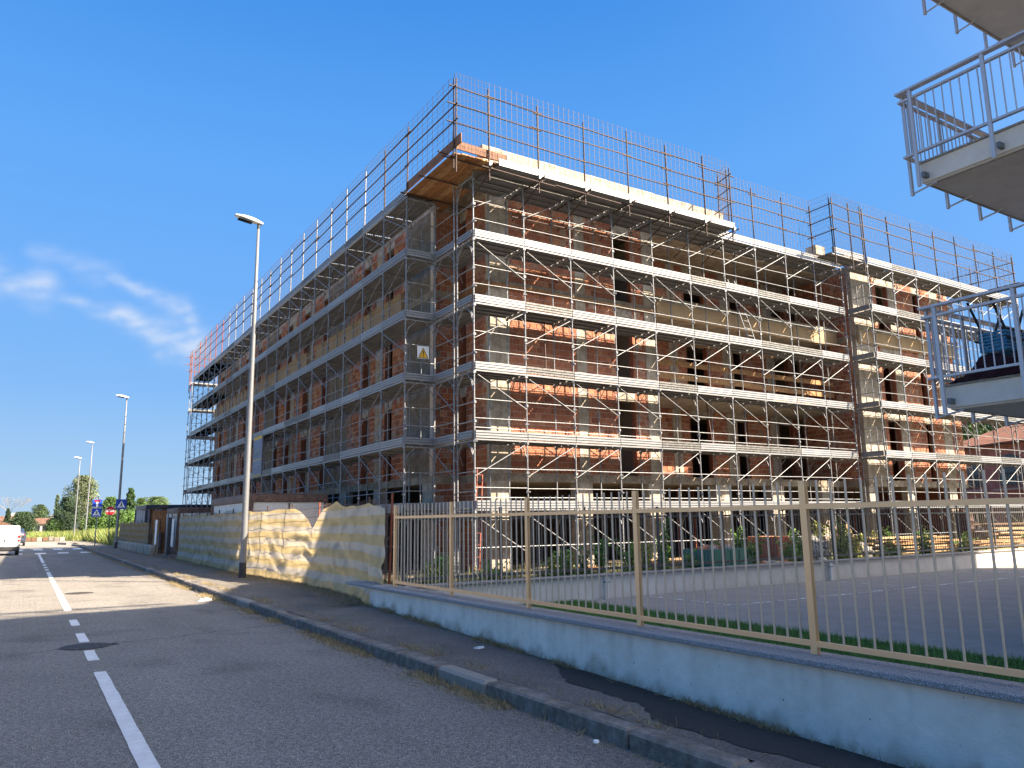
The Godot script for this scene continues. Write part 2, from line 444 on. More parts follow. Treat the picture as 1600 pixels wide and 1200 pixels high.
func steps(z0: float, z1: float, fine: float, coarse: float, upto: float) -> Array:
	var out := []; var z := z0
	while z > z1:
		out.append(z); z -= fine if z > upto else coarse
	out.append(z1)
	return out

var tone_noise := FastNoiseLite.new()
func wall_foot(z: float) -> float:   # height of the pavement along the boundary wall
	if z < -13.0: return 0.13
	return lerpf(-0.07, 0.20, clampf((-z - 3.5) / 9.0, 0, 1))

func walk_height(x: float, z: float) -> float:
	return lerpf(0.135, wall_foot(z), clampf((x - 3.9) / 1.25, 0, 1)) + tone_noise.get_noise_2d(x * 2.0, z * 2.0) * 0.012

func build_ground():
	tone_noise.seed = 3; tone_noise.frequency = 0.5; tone_noise.fractal_octaves = 4
	var st := newst()
	quad(st, Vector3(-900, -0.35, -900), Vector3(900, -0.35, -900), Vector3(900, -0.35, 300), Vector3(-900, -0.35, 300))
	struct("ground", st.commit(), M.field)
	# the road, its pavement and kerbs
	var road_tone := func(x: float, z: float) -> Color:
		var n := tone_noise.get_noise_2d(x * 0.6, z * 0.25) * 0.16 + tone_noise.get_noise_2d(x * 3.0 + 40.0, z * 3.0) * 0.10
		var gutter := smoothstep(3.0, 3.7, x) * 0.10
		var lane := 0.05 * (exp(-pow((x - 1.6) / 0.35, 2.0)) + exp(-pow((x - 3.0) / 0.35, 2.0)) + exp(-pow((x + 0.6) / 0.35, 2.0)))
		var oil := 0.22 * smoothstep(0.28, 0.5, tone_noise.get_noise_2d(x * 1.7 - 60.0, z * 1.1 + 11.0))
		var v := clampf(0.86 + n - gutter + lane - oil, 0.45, 1.0)
		return Color(v, v, v)
	var road := struct("road", sheet(-7.5, 3.74, steps(8.0, -72.0, 0.25, 1.0, -30.0), 0.25, func(_x, _z): return 0.0, road_tone), M.road)
	struct("crossroad", sheet(-30.0, 30.0, [-72.0, -80.0, -90.0, -104.0], 2.0, func(_x, _z): return -0.004, road_tone), M.road)
	var walk_tone := func(x: float, z: float) -> Color:
		var v := clampf(0.82 + tone_noise.get_noise_2d(x * 1.4 + 9.0, z * 0.9) * 0.24 + tone_noise.get_noise_2d(x * 4.0, z * 4.0 + 70.0) * 0.16, 0.45, 1.0)
		var dust := smoothstep(0.15, 0.5, tone_noise.get_noise_2d(x * 0.9 - 30.0, z * 0.5)) * smoothstep(-9.0, -16.0, z)
		return Color(v, v, v).lerp(Color(1.25, 1.08, 0.80), dust * 0.5)
	var pav := struct("pavement", sheet(3.9, 6.6, steps(6.0, -70.0, 0.2, 0.8, -30.0), 0.16, walk_height, walk_tone), M.walk)
	var kerb := Node3D.new(); kerb.name = "kerb"; kerb.set_meta("kind", "structure"); add_child(kerb)
	var stones := [bev(Vector3(0.19, 0.34, 0.985), 0.018), bev(Vector3(0.19, 0.34, 0.98), 0.028), bev(Vector3(0.185, 0.335, 0.985), 0.014)]
	for k in 72:
		var z := 3.0 - k
		var m: Material = M.kerb_pale if k in [10, 19, 33, 41] else M.kerb
		put(kerb, "kerb_stone", stones[k % 3], m, Transform3D(Basis(Vector3.UP, rng.randf_range(-0.012, 0.012)), Vector3(3.825 + rng.randf_range(-0.008, 0.008), -0.03 + rng.randf_range(-0.008, 0.006), z)))
	# the kerbs of the far corner, past the crossing
	for k in 5: put(kerb, "kerb_stone", stones[k % 3], M.kerb_pale, Transform3D(Basis(Vector3.UP, 0.12), Vector3(4.1 - k * 0.12, 0.0, -71.5 - k * 1.02)))
	for k in 3: put(kerb, "kerb_stone", stones[k], M.kerb_pale, Transform3D(Basis(Vector3.UP, 0.2), Vector3(3.3 - k * 0.2, 0.0, -82.0 - k * 1.02)))
	struct("pavement", sheet(-24.0, -7.5, steps(8.0, -70.0, 2.0, 2.0, 0.0), 1.5, func(_x, _z): return 0.06, walk_tone), M.walk)  # unseen pavement opposite, added to bounce sunlight onto the shaded street faces
	var corner := struct("pavement", sheet(4.15, 9.5, [-71.2, -76.0, -82.0, -90.0], 0.6, func(_x, _z): return 0.1, walk_tone), M.walk)
	corner.position.x = 0.0
	# a band of fresh tar along the wall, with a ragged edge
	var band := PackedVector2Array(); var back := PackedVector2Array()
	for k in 97:
		var z := 2.0 - k * 0.10
		var wide := 0.62 + 0.34 * smoothstep(-2.0, -4.5, z) * (1.0 - smoothstep(-4.6, -5.2, z)) + rng.randf_range(-0.06, 0.06)
		wide *= 1.0 - smoothstep(-6.0, -7.6, z)
		if z < -7.6: break
		band.append(Vector2(5.11, z)); back.append(Vector2(5.11 - maxf(wide, 0.03), z))
	var sp := newst()
	for k in band.size() - 1:
		for j in 5:
			var f := func(i: int, t: float) -> Vector3:
				var x := lerpf(back[i].x, band[i].x, t); return Vector3(x, walk_height(x, band[i].y) + 0.005, band[i].y)
			quad(sp, f.call(k + 1, j / 5.0), f.call(k, j / 5.0), f.call(k, (j + 1) / 5.0), f.call(k + 1, (j + 1) / 5.0))
	put(pav, "tar_patch", sp.commit(), M.new_tar)
	# markings: the centre line of long and short dashes, then the crossing
	var dash := func(z0: float, z1: float, x: float, w: float):
		var s := newst(); var n := maxi(2, int((z0 - z1) / 0.22)); var l := []; var r := []
		for i in n + 1:
			var z := lerpf(z0, z1, float(i) / n); l.append(Vector3(x - w / 2 + rng.randf_range(-0.003, 0.003), 0.005, z)); r.append(Vector3(x + w / 2 + rng.randf_range(-0.003, 0.003), 0.005, z))
		for i in n: quad(s, l[i], l[i + 1], r[i + 1], r[i])
		put(road, "centre_line", s.commit(), M.marking)
	for d in [[3.0, -10.08], [-10.95, -11.85], [-12.72, -13.8], [-14.9, -15.85], [-17.6, -21.9], [-22.1, -26.0], [-26.4, -28.3], [-29.0, -33.0], [-34.2, -35.2], [-36.2, -37.2], [-38.6, -39.8], [-41.5, -54.5]]:
		dash.call(d[0], d[1], 0.84, 0.125)
	for row in [[-55.4, -57.6], [-64.5, -67.5]]:
		for k in 7: box2(road, "crossing_stripe", Vector3(-3.0 + k * 1.22, -0.004, row[0]), Vector3(-2.42 + k * 1.22, 0.005, row[1]), M.marking)
	# repairs: a worn patch round a manhole on the line, another further up, hairline cracks filled with tar
	var blob := func(cx: float, cz: float, rx: float, rz: float, y: float, m: Material, called: String):
		var s := newst(); var n := 26; var rr := []
		for i in n: rr.append(rng.randf_range(0.72, 1.1))
		for i in n:
			var a := TAU * i / n; var b := TAU * ((i + 1) % n) / n
			var p := Vector3(cx + cos(a) * rx * rr[i], y, cz + sin(a) * rz * rr[i]); var q := Vector3(cx + cos(b) * rx * rr[(i + 1) % n], y, cz + sin(b) * rz * rr[(i + 1) % n])
			s.set_normal(Vector3.UP)
			for v in [Vector3(cx, y, cz), p, q]: s.add_vertex(v)
		put(road, called, s.commit(), m)
	blob.call(0.86, -12.25, 0.36, 0.25, 0.0035, M.old_tar, "tar_patch")
	blob.call(1.25, -22.0, 0.34, 0.32, 0.0035, M.old_tar, "tar_patch")
	for c in [[0.83, -12.27, 0.31], [1.25, -22.0, 0.30]]:
		put(road, "manhole_cover", lathe([Vector2(0.0, 0.012), Vector2(c[2] * 0.9, 0.012), Vector2(c[2], 0.008), Vector2(c[2], -0.02)], 28), M.iron, Transform3D(Basis.IDENTITY, Vector3(c[0], 0, c[1])))
	for c in [[-2.5, -11.3, 0.5, -12.2], [0.5, -12.2, 3.6, -12.9], [-3.0, -24.4, 3.5, -23.3], [-4.0, -30.5, 3.4, -29.6], [-0.9, -9.0, -1.4, -14.0]]:
		var s := newst(); var a := Vector3(c[0], 0.003, c[1]); var b := Vector3(c[2], 0.003, c[3]); var n := 22
		var side := (b - a).cross(Vector3.UP).normalized(); var pts := []
		for i in n + 1: pts.append(a.lerp(b, float(i) / n) + side * rng.randf_range(-0.07, 0.07))
		for i in n:
			var w := rng.randf_range(0.006, 0.02)
			quad(s, pts[i] - side * w, pts[i + 1] - side * w, pts[i + 1] + side * w, pts[i] + side * w)
		put(road, "crack", s.commit(), M.old_tar)
	# the ground of the building site, and the yard with its lawn
	var bumpy := func(x: float, z: float) -> float: return 0.10 + tone_noise.get_noise_2d(x * 0.6, z * 0.6) * 0.12
	var site_tone := func(_x, _z) -> Color: return Color.WHITE
	struct("soil", sheet(6.2, 75.0, steps(-13.0, -75.0, 1.2, 2.5, -40.0), 1.2, bumpy, site_tone), M.soil)
	struct("lawn", sheet(5.4, 9.34, steps(6.0, -12.62, 0.5, 0.5, 0.0), 0.5, func(x, z): return 0.015 + tone_noise.get_noise_2d(x, z) * 0.02, site_tone), M.turf)
	var yard := struct("yard", sheet(9.35, 34.0, [8.0, -4.0, -12.62], 4.0, func(_x, _z): return 0.02, site_tone), M.pave)
	for l in [[11.05, -12.5, 11.13, -10.16], [11.05, -10.24, 30.0, -10.16], [16.95, -12.5, 17.03, -10.24], [22.95, -12.5, 23.03, -10.24], [11.05, -4.6, 30.0, -4.52]]:
		box2(yard, "parking_line", Vector3(l[0], 0.0, l[1]), Vector3(l[2] + 0.02, 0.0242, l[3] + 0.03), M.yard_line)

# ---------------------------------------------------------------- the building
var FLOORS := [[2.80, 3.05], [5.93, 6.13], [8.95, 9.20], [12.0, 12.25]]
var house: Node3D
var many_bricks := []
var many_tints := []

func brick_run(o: Vector3, d: Vector3, n: Vector3, u0: float, u1: float, y0: float, y1: float, single: bool):
	# one panel of hollow clay blocks in running bond, each a block of its own proud of the mortar
	var turn := Basis(d, Vector3.UP, n)
	var rows := int(round((y1 - y0) / 0.195)); var hh := (y1 - y0) / rows
	for r in rows:
		var u := u0 - (0.13 if r % 2 else 0.0)
		while u < u1 - 0.02:
			var a := maxf(u, u0); var b := minf(u + 0.26, u1)
			if b - a > 0.04:
				var c := o + d * ((a + b) / 2) + Vector3.UP * (y0 + (r + 0.5) * hh) + n * rng.randf_range(-0.006, 0.004)
				var sz := Vector3(b - a - rng.randf_range(0.014, 0.026), hh - rng.randf_range(0.014, 0.026), 0.07)
				var t := turn * Basis(Vector3.BACK, rng.randf_range(-0.006, 0.006)) * Basis.from_scale(sz)
				var k := rng.randi() % 6
				if single and k == 5 and rng.randf() < 0.6: k = 0
				if single: put(house, "brick", brick_meshes[0], M["clay_%d" % k], Transform3D(t, c - n * 0.03))
				else:
					many_bricks.append(Transform3D(t, c - n * 0.03))
					var col: Color = M["clay_%d" % k].albedo_color.srgb_to_linear() * rng.randf_range(0.82, 1.1)
					if rng.randf() < 0.13: col = col.lerp(Color(0.55, 0.47, 0.40), rng.randf_range(0.2, 0.7))
					many_tints.append(col)
			u += 0.26

func wall(o: Vector3, d: Vector3, n: Vector3, strips: Array, storeys: Array, singles := [], lintel := 0.3):
	# strips: [from, to, kind]: b blocks, c column, o opening, p plain concrete
	for s in storeys:
		var y0: float = 0.05 if s == 0 else FLOORS[s - 1][1]; var y1: float = FLOORS[s][0]
		for t in strips:
			var mid = o + d * ((t[0] + t[1]) / 2.0); var w: float = t[1] - t[0]
			var turn := Basis(d, Vector3.UP, n)
			if t[2] == "c":
				put(house, "column", bev(Vector3(w, y1 - y0, 0.30), 0.012), M.formed, Transform3D(turn, mid + Vector3.UP * (y0 + y1) / 2 - n * 0.135))
			elif t[2] == "p":
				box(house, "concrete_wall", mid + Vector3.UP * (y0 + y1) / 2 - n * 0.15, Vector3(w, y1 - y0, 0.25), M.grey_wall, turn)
			elif t[2] == "b":
				box(house, "wall", mid + Vector3.UP * (y0 + y1) / 2 - n * 0.12, Vector3(w, y1 - y0, 0.215), M.mortar, turn)
				brick_run(o, d, n, t[0], t[1], y0, y1, singles.has([s, t[0]]))
			elif t[2] == "o":
				for e in [t[0] + 0.012, t[1] - 0.012]: box(house, "jamb", o + d * e + Vector3.UP * (y0 + y1 - lintel) / 2 - n * 0.10, Vector3(0.03, y1 - y0 - lintel - 0.004, 0.20), M.clay_3, turn)
				box(house, "lintel", mid + Vector3.UP * (y1 - lintel / 2) - n * 0.13, Vector3(w, lintel, 0.24), M.concrete, turn)

func build_building():
	house = thing("unfinished_building", "long four-storey building of bare red blocks and grey concrete, under construction behind scaffolding", "building", Vector3.ZERO)
	brick_meshes = [bev(Vector3.ONE, 0.03)]
	var right_strips := []
	for s in [[11.87, 12.60, "c"], [12.60, 15.25, "b"], [15.25, 15.68, "c"], [15.68, 16.95, "b"], [16.95, 17.75, "o"], [17.75, 18.32, "b"], [18.32, 18.82, "c"]]: right_strips.append([s[0] - 11.87, s[1] - 11.87, s[2]])
	var o_r := Vector3(11.87, 0, -20.2)
	# the blocks nearest the camera come first: the panels by the corner column
	wall(o_r, Vector3.RIGHT, Vector3.BACK, right_strips, [1, 2], [[1, 12.60 - 11.87], [2, 12.60 - 11.87]])
	wall(o_r, Vector3.RIGHT, Vector3.BACK, right_strips, [3])
	wall(o_r, Vector3.FORWARD, Vector3.LEFT, [[0.23, 1.55, "b"], [1.55, 2.0, "o"]], [1, 2, 3])
	wall(o_r, Vector3.FORWARD, Vector3.LEFT, [[0.23, 2.0, "b"]], [0])
	wall(Vector3(10.87, 0, -22.2), Vector3.RIGHT, Vector3.BACK, [[0.02, 1.0, "b"]], [0, 1, 2, 3])
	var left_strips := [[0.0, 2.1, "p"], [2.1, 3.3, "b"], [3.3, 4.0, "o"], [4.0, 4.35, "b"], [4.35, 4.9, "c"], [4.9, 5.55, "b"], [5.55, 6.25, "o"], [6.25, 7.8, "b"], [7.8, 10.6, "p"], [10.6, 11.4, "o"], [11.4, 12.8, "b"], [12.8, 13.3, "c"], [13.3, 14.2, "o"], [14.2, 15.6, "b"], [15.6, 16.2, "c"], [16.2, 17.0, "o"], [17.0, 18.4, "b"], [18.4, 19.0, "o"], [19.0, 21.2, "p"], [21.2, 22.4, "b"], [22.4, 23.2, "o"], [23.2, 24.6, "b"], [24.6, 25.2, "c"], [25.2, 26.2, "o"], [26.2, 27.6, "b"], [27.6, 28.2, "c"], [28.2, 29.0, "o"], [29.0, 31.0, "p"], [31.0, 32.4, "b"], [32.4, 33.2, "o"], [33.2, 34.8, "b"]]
	wall(Vector3(10.87, 0, -22.2), Vector3.FORWARD, Vector3.LEFT, left_strips, [1, 2, 3])
	var pil := []
	for t in left_strips:
		if t[2] == "c" or t[2] == "p": pil.append([t[0], minf(t[1], t[0] + 0.7), "c"])
	wall(Vector3(10.87, 0, -22.2), Vector3.FORWARD, Vector3.LEFT, pil, [0])
	var back := []
	for s in [[18.84, 21.57, "b"], [21.57, 22.06, "c"], [22.06, 22.53, "b"], [22.53, 23.74, "o"], [23.74, 24.66, "b"], [24.66, 25.28, "c"], [25.28, 25.96, "o"], [25.96, 27.4, "b"], [27.4, 27.95, "c"], [27.95, 28.9, "o"], [28.9, 29.28, "b"]]: back.append([s[0] - 18.82, s[1] - 18.82, s[2]])
	wall(Vector3(18.82, 0, -22.4), Vector3.RIGHT, Vector3.BACK, back, [1, 2, 3])
	wall(Vector3(29.3, 0, -22.4), Vector3.BACK, Vector3.LEFT, [[0.25, 3.05, "b"]], [1, 2, 3])
	wall(Vector3(18.82, 0, -20.55), Vector3.FORWARD, Vector3.RIGHT, [[0.0, 1.6, "b"]], [1, 2, 3])
	var far := []
	for s in [[29.3, 30.75, "c"], [30.75, 31.05, "b"], [31.05, 31.95, "o"], [31.95, 32.6, "c"], [32.6, 33.9, "b"], [33.9, 34.5, "o"], [34.5, 35.3, "b"], [35.3, 35.95, "c"], [35.95, 36.9, "b"]]: far.append([s[0] - 29.3, s[1] - 29.3, s[2]])
	wall(Vector3(29.3, 0, -19.2), Vector3.RIGHT, Vector3.BACK, far, [1, 2, 3])
	# columns of the open ground floor
	for x in [11.87, 15.1, 18.2, 21.5, 24.6, 27.6]: box2(house, "column", Vector3(x, -0.1, -20.55), Vector3(x + 0.66, 2.8, -20.22), M.formed)
	for x in [29.3, 32.0, 35.3]: box2(house, "column", Vector3(x, -0.1, -19.5), Vector3(x + 0.6, 2.8, -19.22), M.formed)
	# floors, in plates that meet edge to edge
	for f in 4:
		var a: float = FLOORS[f][0]; var b: float = FLOORS[f][1]
		for r in [[10.873, 11.87, -22.197, -57.0], [11.87, 23.0, -32.0, -57.0], [11.873, 29.3, -20.197, -32.0], [29.3, 36.9, -19.197, -32.0]]:
			box2(house, "floor_slab", Vector3(r[0], a, r[3]), Vector3(r[1], b, r[2]), M.slab)
	# walls that close the back and the far ends
	for s in [[22.8, 23.0, -32.2, -57.0], [10.9, 22.79, -56.8, -57.02], [23.01, 36.9, -31.8, -32.03], [36.7, 36.92, -19.5, -31.79]]:
		box2(house, "wall", Vector3(s[0], 0.0, s[3]), Vector3(s[1], 11.99, s[2]), M.clay_1)
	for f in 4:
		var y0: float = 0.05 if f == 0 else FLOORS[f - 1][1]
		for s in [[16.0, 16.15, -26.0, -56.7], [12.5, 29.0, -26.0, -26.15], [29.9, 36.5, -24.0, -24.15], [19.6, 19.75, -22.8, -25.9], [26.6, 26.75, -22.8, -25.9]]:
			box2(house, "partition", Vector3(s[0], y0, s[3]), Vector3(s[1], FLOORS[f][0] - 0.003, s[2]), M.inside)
	# ply-faced parapets of the loggias on the third floor, and their pale concrete caps
	for s in [[18.84, 29.28, -20.20, -20.06], [29.4, 36.9, -19.22, -19.08]]:
		box2(house, "parapet", Vector3(s[0], 8.86, s[2]), Vector3(s[1], 9.40, s[3]), M.tan_panel)
		box2(house, "parapet_cap", Vector3(s[0], 9.40, s[2]), Vector3(s[1], 9.60, s[3] + 0.01), M.concrete)
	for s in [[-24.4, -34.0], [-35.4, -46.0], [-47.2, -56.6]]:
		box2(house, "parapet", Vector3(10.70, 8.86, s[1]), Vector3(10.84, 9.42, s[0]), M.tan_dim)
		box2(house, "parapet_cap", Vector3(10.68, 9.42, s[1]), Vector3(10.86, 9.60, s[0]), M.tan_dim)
	box2(house, "formwork_board", Vector3(11.78, 8.80, -22.1), Vector3(11.85, 9.12, -20.1), M.plank)
	box2(house, "formwork_board", Vector3(11.9, 8.93, -20.16), Vector3(14.2, 9.06, -20.08), M.plank)
	box2(house, "formwork_board", Vector3(14.3, 8.93, -20.16), Vector3(18.7, 9.03, -20.1), M.plank_pale)
	for y in [6.62, 7.12]:
		box2(house, "guard_board", Vector3(18.9, y, -20.30), Vector3(23.9, y + 0.19, -20.26), M.plank_pale)
		box2(house, "guard_board", Vector3(23.7, y - 0.02, -20.35), Vector3(29.1, y + 0.17, -20.31), M.plank_pale)
	# the edge of the roof: pale hollow blocks above the top platform
	for k in 15:
		box2(house, "roof_block", Vector3(11.3 + k * 0.72, 12.28, -19.95), Vector3(12.013 + k * 0.72, 13.34 - k * 0.004 + (0.012 if k % 3 == 0 else 0.0), -19.6), M.roof_block)
	box2(house, "roof_slab", Vector3(11.0, 12.26, -31.9), Vector3(36.0, 12.36, -19.96), M.slab)
	for p in [[27.0, 27.6], [28.9, 30.2]]: box2(house, "roof_block", Vector3(p[0], 12.37, -19.6), Vector3(p[1], 12.75, -19.1), M.cream)
	many(house, "brick", brick_meshes[0], M.clay_many, many_bricks, many_tints)
	# steel props under the first floor
	for k in 14:
		var x := 19.4 + k * 1.22 + rng.randf_range(-0.2, 0.2); var z := -21.2 - rng.randf_range(0.0, 0.6)
		var p := thing("steel_prop", "thin red steel prop under the first floor, %s from the left" % ordinal(k), "prop", Vector3(x, 0.1, z), 0, "red steel props under the first floor")
		tube(p, "outer_tube", Vector3.ZERO, Vector3(0, 1.6, 0), 0.03, M.red_oxide); tube(p, "inner_tube", Vector3(0, 1.55, 0), Vector3(0, 2.66, 0), 0.024, M.red_oxide)
		box(p, "foot", Vector3(0, 0.005, 0), Vector3(0.14, 0.01, 0.14), M.red_oxide); box(p, "head", Vector3(0, 2.67, 0), Vector3(0.14, 0.01, 0.14), M.red_oxide)
		tube(p, "collar", Vector3(0, 1.5, 0), Vector3(0, 1.64, 0), 0.042, M.rust)

# ---------------------------------------------------------------- scaffolding
const LEVELS := [1.95, 3.93, 5.92, 7.92, 9.92, 11.92]
var deck_mesh: ArrayMesh
var toe_mesh: ArrayMesh
var toe_tall: ArrayMesh
var bracket_mesh: ArrayMesh
var node_mesh: ArrayMesh
var base_mesh: ArrayMesh
var wire_mesh: ArrayMesh
var wire_short: ArrayMesh

func scaffold_meshes():
	# a steel plank one unit long, 0.32 wide: thin top, folded lips and ribs below, holes left out
	var st := newst()
	sbox(st, Vector3(0, -0.003, 0), Vector3(1, 0.006, 0.318))
	for z in [-0.155, 0.155]:
		sbox(st, Vector3(0, -0.033, z), Vector3(1, 0.054, 0.006)); sbox(st, Vector3(0, -0.058, z * 0.9), Vector3(1, 0.004, 0.03))
	for z in [-0.075, 0.0, 0.075]: sbox(st, Vector3(0, -0.014, z), Vector3(1, 0.016, 0.022))
	deck_mesh = st.commit()
	for k in 2:
		st = newst(); var h: float = [0.215, 0.36][k]
		sbox(st, Vector3(0, h / 2, -0.008), Vector3(1, h, 0.004))
		for q in [0.14, 0.5, 0.86]: sbox(st, Vector3(0, h * q, 0.010), Vector3(1, h * 0.25, 0.03))
		if k == 0: toe_mesh = st.commit()
		else: toe_tall = st.commit()
	# the head of a frame across the scaffold (local z runs from the outer standard to the inner one)
	st = newst(); var d := 1.02
	stube(st, Vector3(0, -0.085, 0), Vector3(0, -0.085, d), 0.021); 
	for s in [0.0, 1.0]:
		var e: float = s * d; var g = 1.0 - 2.0 * s
		stube(st, Vector3(0, -0.62, e), Vector3(0, -0.34, e + 0.11 * g), 0.013); stube(st, Vector3(0, -0.34, e + 0.11 * g), Vector3(0, -0.10, e + 0.36 * g), 0.013)
	bracket_mesh = st.commit()
	st = newst()
	sbox(st, Vector3.ZERO, Vector3(0.078, 0.07, 0.078), Basis(Vector3.UP, 0.6)); sbox(st, Vector3(0.03, 0, 0.02), Vector3(0.05, 0.028, 0.09))
	node_mesh = st.commit()
	st = newst()
	sbox(st, Vector3(0, -0.02, 0), Vector3(0.34, 0.04, 0.22)); sbox(st, Vector3(0, 0.006, 0), Vector3(0.15, 0.012, 0.15)); stube(st, Vector3.ZERO, Vector3(0, 0.3, 0), 0.018); stube(st, Vector3(0, 0.24, 0), Vector3(0, 0.28, 0), 0.05)
	base_mesh = st.commit()
	# welded wire for the guard at roof level, one unit wide
	for k in 2:
		st = newst(); var h: float = [2.35, 0.0][k]
		if k == 1: continue
		for i in 10: stube(st, Vector3(i / 9.0 - 0.5, 0.0, 0), Vector3(i / 9.0 - 0.5, h, 0), 0.0042, true)
		for i in 13: stube(st, Vector3(-0.5, i * 0.19 + 0.02, 0.006), Vector3(0.5, i * 0.19 + 0.02, 0.006), 0.0035, true)
		wire_mesh = st.commit()

func span(parent: Node, called: String, mesh: Mesh, m: Material, a: Vector3, b: Vector3, n: Vector3) -> Node3D:
	# a mesh one unit long laid from a to b, its local z along n
	var x := b - a
	return put(parent, called, mesh, m, Transform3D(Basis(x, Vector3.UP, n), (a + b) / 2))

# one row of frames: p is the foot of the first outer standard, d the way along, w the way to the wall
func scaffold(t: Node3D, p: Vector3, d: Vector3, w: Vector3, bay: float, bays: int, depth: float, opts := {}):
	var levels: Array = opts.get("levels", LEVELS)
	var flip: bool = opts.get("flip", false)
	var first_inner: bool = opts.get("first_inner", true)
	var nodes := []
	for i in bays + 1:
		var a := p + d * bay * i; var b := a + w * depth
		var lean := d * rng.randf_range(-0.02, 0.02)
		tube(t, "standard", a, a + lean + Vector3.UP * (11.95 - a.y), 0.0245, M.galv)
		if i > 0 or first_inner: tube(t, "standard", b, b + lean + Vector3.UP * (11.86 - a.y), 0.0245, M.galv)
		for q in [a, b]:
			put(t, "base_plate", base_mesh, M.galv, Transform3D(Basis.IDENTITY, q))
		for y in levels:
			put(t, "frame_head", bracket_mesh, M.galv, Transform3D(Basis(d, Vector3.UP, w) * Basis.from_scale(Vector3(1, 1, depth / 1.02)), Vector3(a.x, y, a.z)))
			for q in ([0.0, 0.57, 1.12] if y < 11.0 else [-0.1]):
				nodes.append(Transform3D(Basis(Vector3.UP, rng.randf() * 3.0), Vector3(a.x, y - 0.1 + q, a.z)))
				if q < 0.3: nodes.append(Transform3D(Basis(Vector3.UP, rng.randf() * 3.0), Vector3(b.x, y - 0.1 + q, b.z)))
	for i in bays:
		var a := p + d * bay * i; var b := a + d * bay
		for l in levels.size():
			var y: float = levels[l]; var up := Vector3(0, y - a.y, 0)
			var roof: bool = l == levels.size() - 1
			for k in 3:
				var off := w * (0.17 + 0.335 * k) * depth
				var sag := Vector3.UP * rng.randf_range(-0.008, 0.004)
				span(t, "deck_plank", deck_mesh, M.deck_steel, a + off + up + sag + d * 0.02, b + off + up + sag - d * 0.02, -w * depth)
			var tilt := Vector3.UP * rng.randf_range(-0.006, 0.012)
			span(t, "toe_board", toe_mesh, [M.toe_steel, M.toe_steel, M.toe_steel, M.toe_dull, M.toe_bright][rng.randi() % 5], a + up - w * 0.035 + d * 0.012 + tilt, b + up - w * 0.035 - d * 0.012, -w)
			box(t, "deck_edge", (a + b) / 2 + up + Vector3.DOWN * 0.04 - w * 0.03, Vector3(bay - 0.02, 0.05, 0.01), M.toe_steel, Basis(d, Vector3.UP, d.cross(Vector3.UP)))
			if not roof:
				for q in [0.57, 1.12]: tube(t, "guard_rail", a + up + Vector3.UP * (q + rng.randf_range(-0.015, 0.015)), b + up + Vector3.UP * (q + rng.randf_range(-0.015, 0.015)), 0.0135, M.galv)
				var rising: bool = (l % 2 == 0) != flip
				var lo := 0.90; var hi := 1.98 - 0.16
				if rising: tube(t, "brace", a + up + Vector3.UP * lo - w * 0.03, b + up + Vector3.UP * hi - w * 0.03 - d * 0.1, 0.0135, M.galv)
				else: tube(t, "brace", b + up + Vector3.UP * lo - w * 0.03, a + up + Vector3.UP * hi - w * 0.03 + d * 0.1, 0.0135, M.galv)
		# below the first platform
		var g := Vector3.UP * 0.75
		tube(t, "guard_rail", a + g, b + g, 0.0165, M.galv)
		tube(t, "brace", b + Vector3.UP * 0.55, a + Vector3.UP * (levels[0] - a.y - 0.2), 0.0155, M.galv)
	many(t, "coupler", node_mesh, M.galv, nodes)

# the guard of posts, rails and wire above the roof platform, along a line of posts
func cage(t: Node3D, posts: Array, y0: float, drop: float, m_post: Material, m_rail: Material):
	for i in posts.size():
		var p: Vector3 = posts[i]
		var lean := Vector3(rng.randf_range(-0.03, 0.03), 0, rng.randf_range(-0.03, 0.03))
		tube(t, "post", p + Vector3.UP * (y0 - drop), p + lean + Vector3.UP * (14.3 + rng.randf_range(-0.08, 0.12)), 0.024, m_post)
		if i == 0: continue
		var a: Vector3 = posts[i - 1]; var e := (p - a).normalized()
		for y in [12.92, 13.48, 14.02]:
			var d1 := rng.randf_range(-0.05, 0.05)
			tube(t, "rail", a + Vector3.UP * (y + d1) - e * rng.randf_range(0.05, 0.35), p + Vector3.UP * (y + d1 + rng.randf_range(-0.03, 0.03)) + e * rng.randf_range(0.05, 0.3), 0.021, m_rail)
		var n := e.cross(Vector3.UP)
		span(t, "wire_mesh", wire_mesh, M.wire, a + Vector3.UP * 12.15 + n * 0.03, p + Vector3.UP * 12.15 + n * 0.03, n)

func short_side(t: Node3D, a: Vector3, b: Vector3, levels: Array, flip := false):
	# a rail and toe board pair that closes the end of a platform
	for y in levels:
		var up := Vector3(0, y - a.y, 0); var w := (b - a).cross(Vector3.UP).normalized()
		span(t, "toe_board", toe_mesh, M.toe_steel, a + up, b + up, w)
		for q in [0.57, 1.12]:
			if y < 11.0: tube(t, "guard_rail", a + up + Vector3.UP * q, b + up + Vector3.UP * q, 0.0165, M.galv)

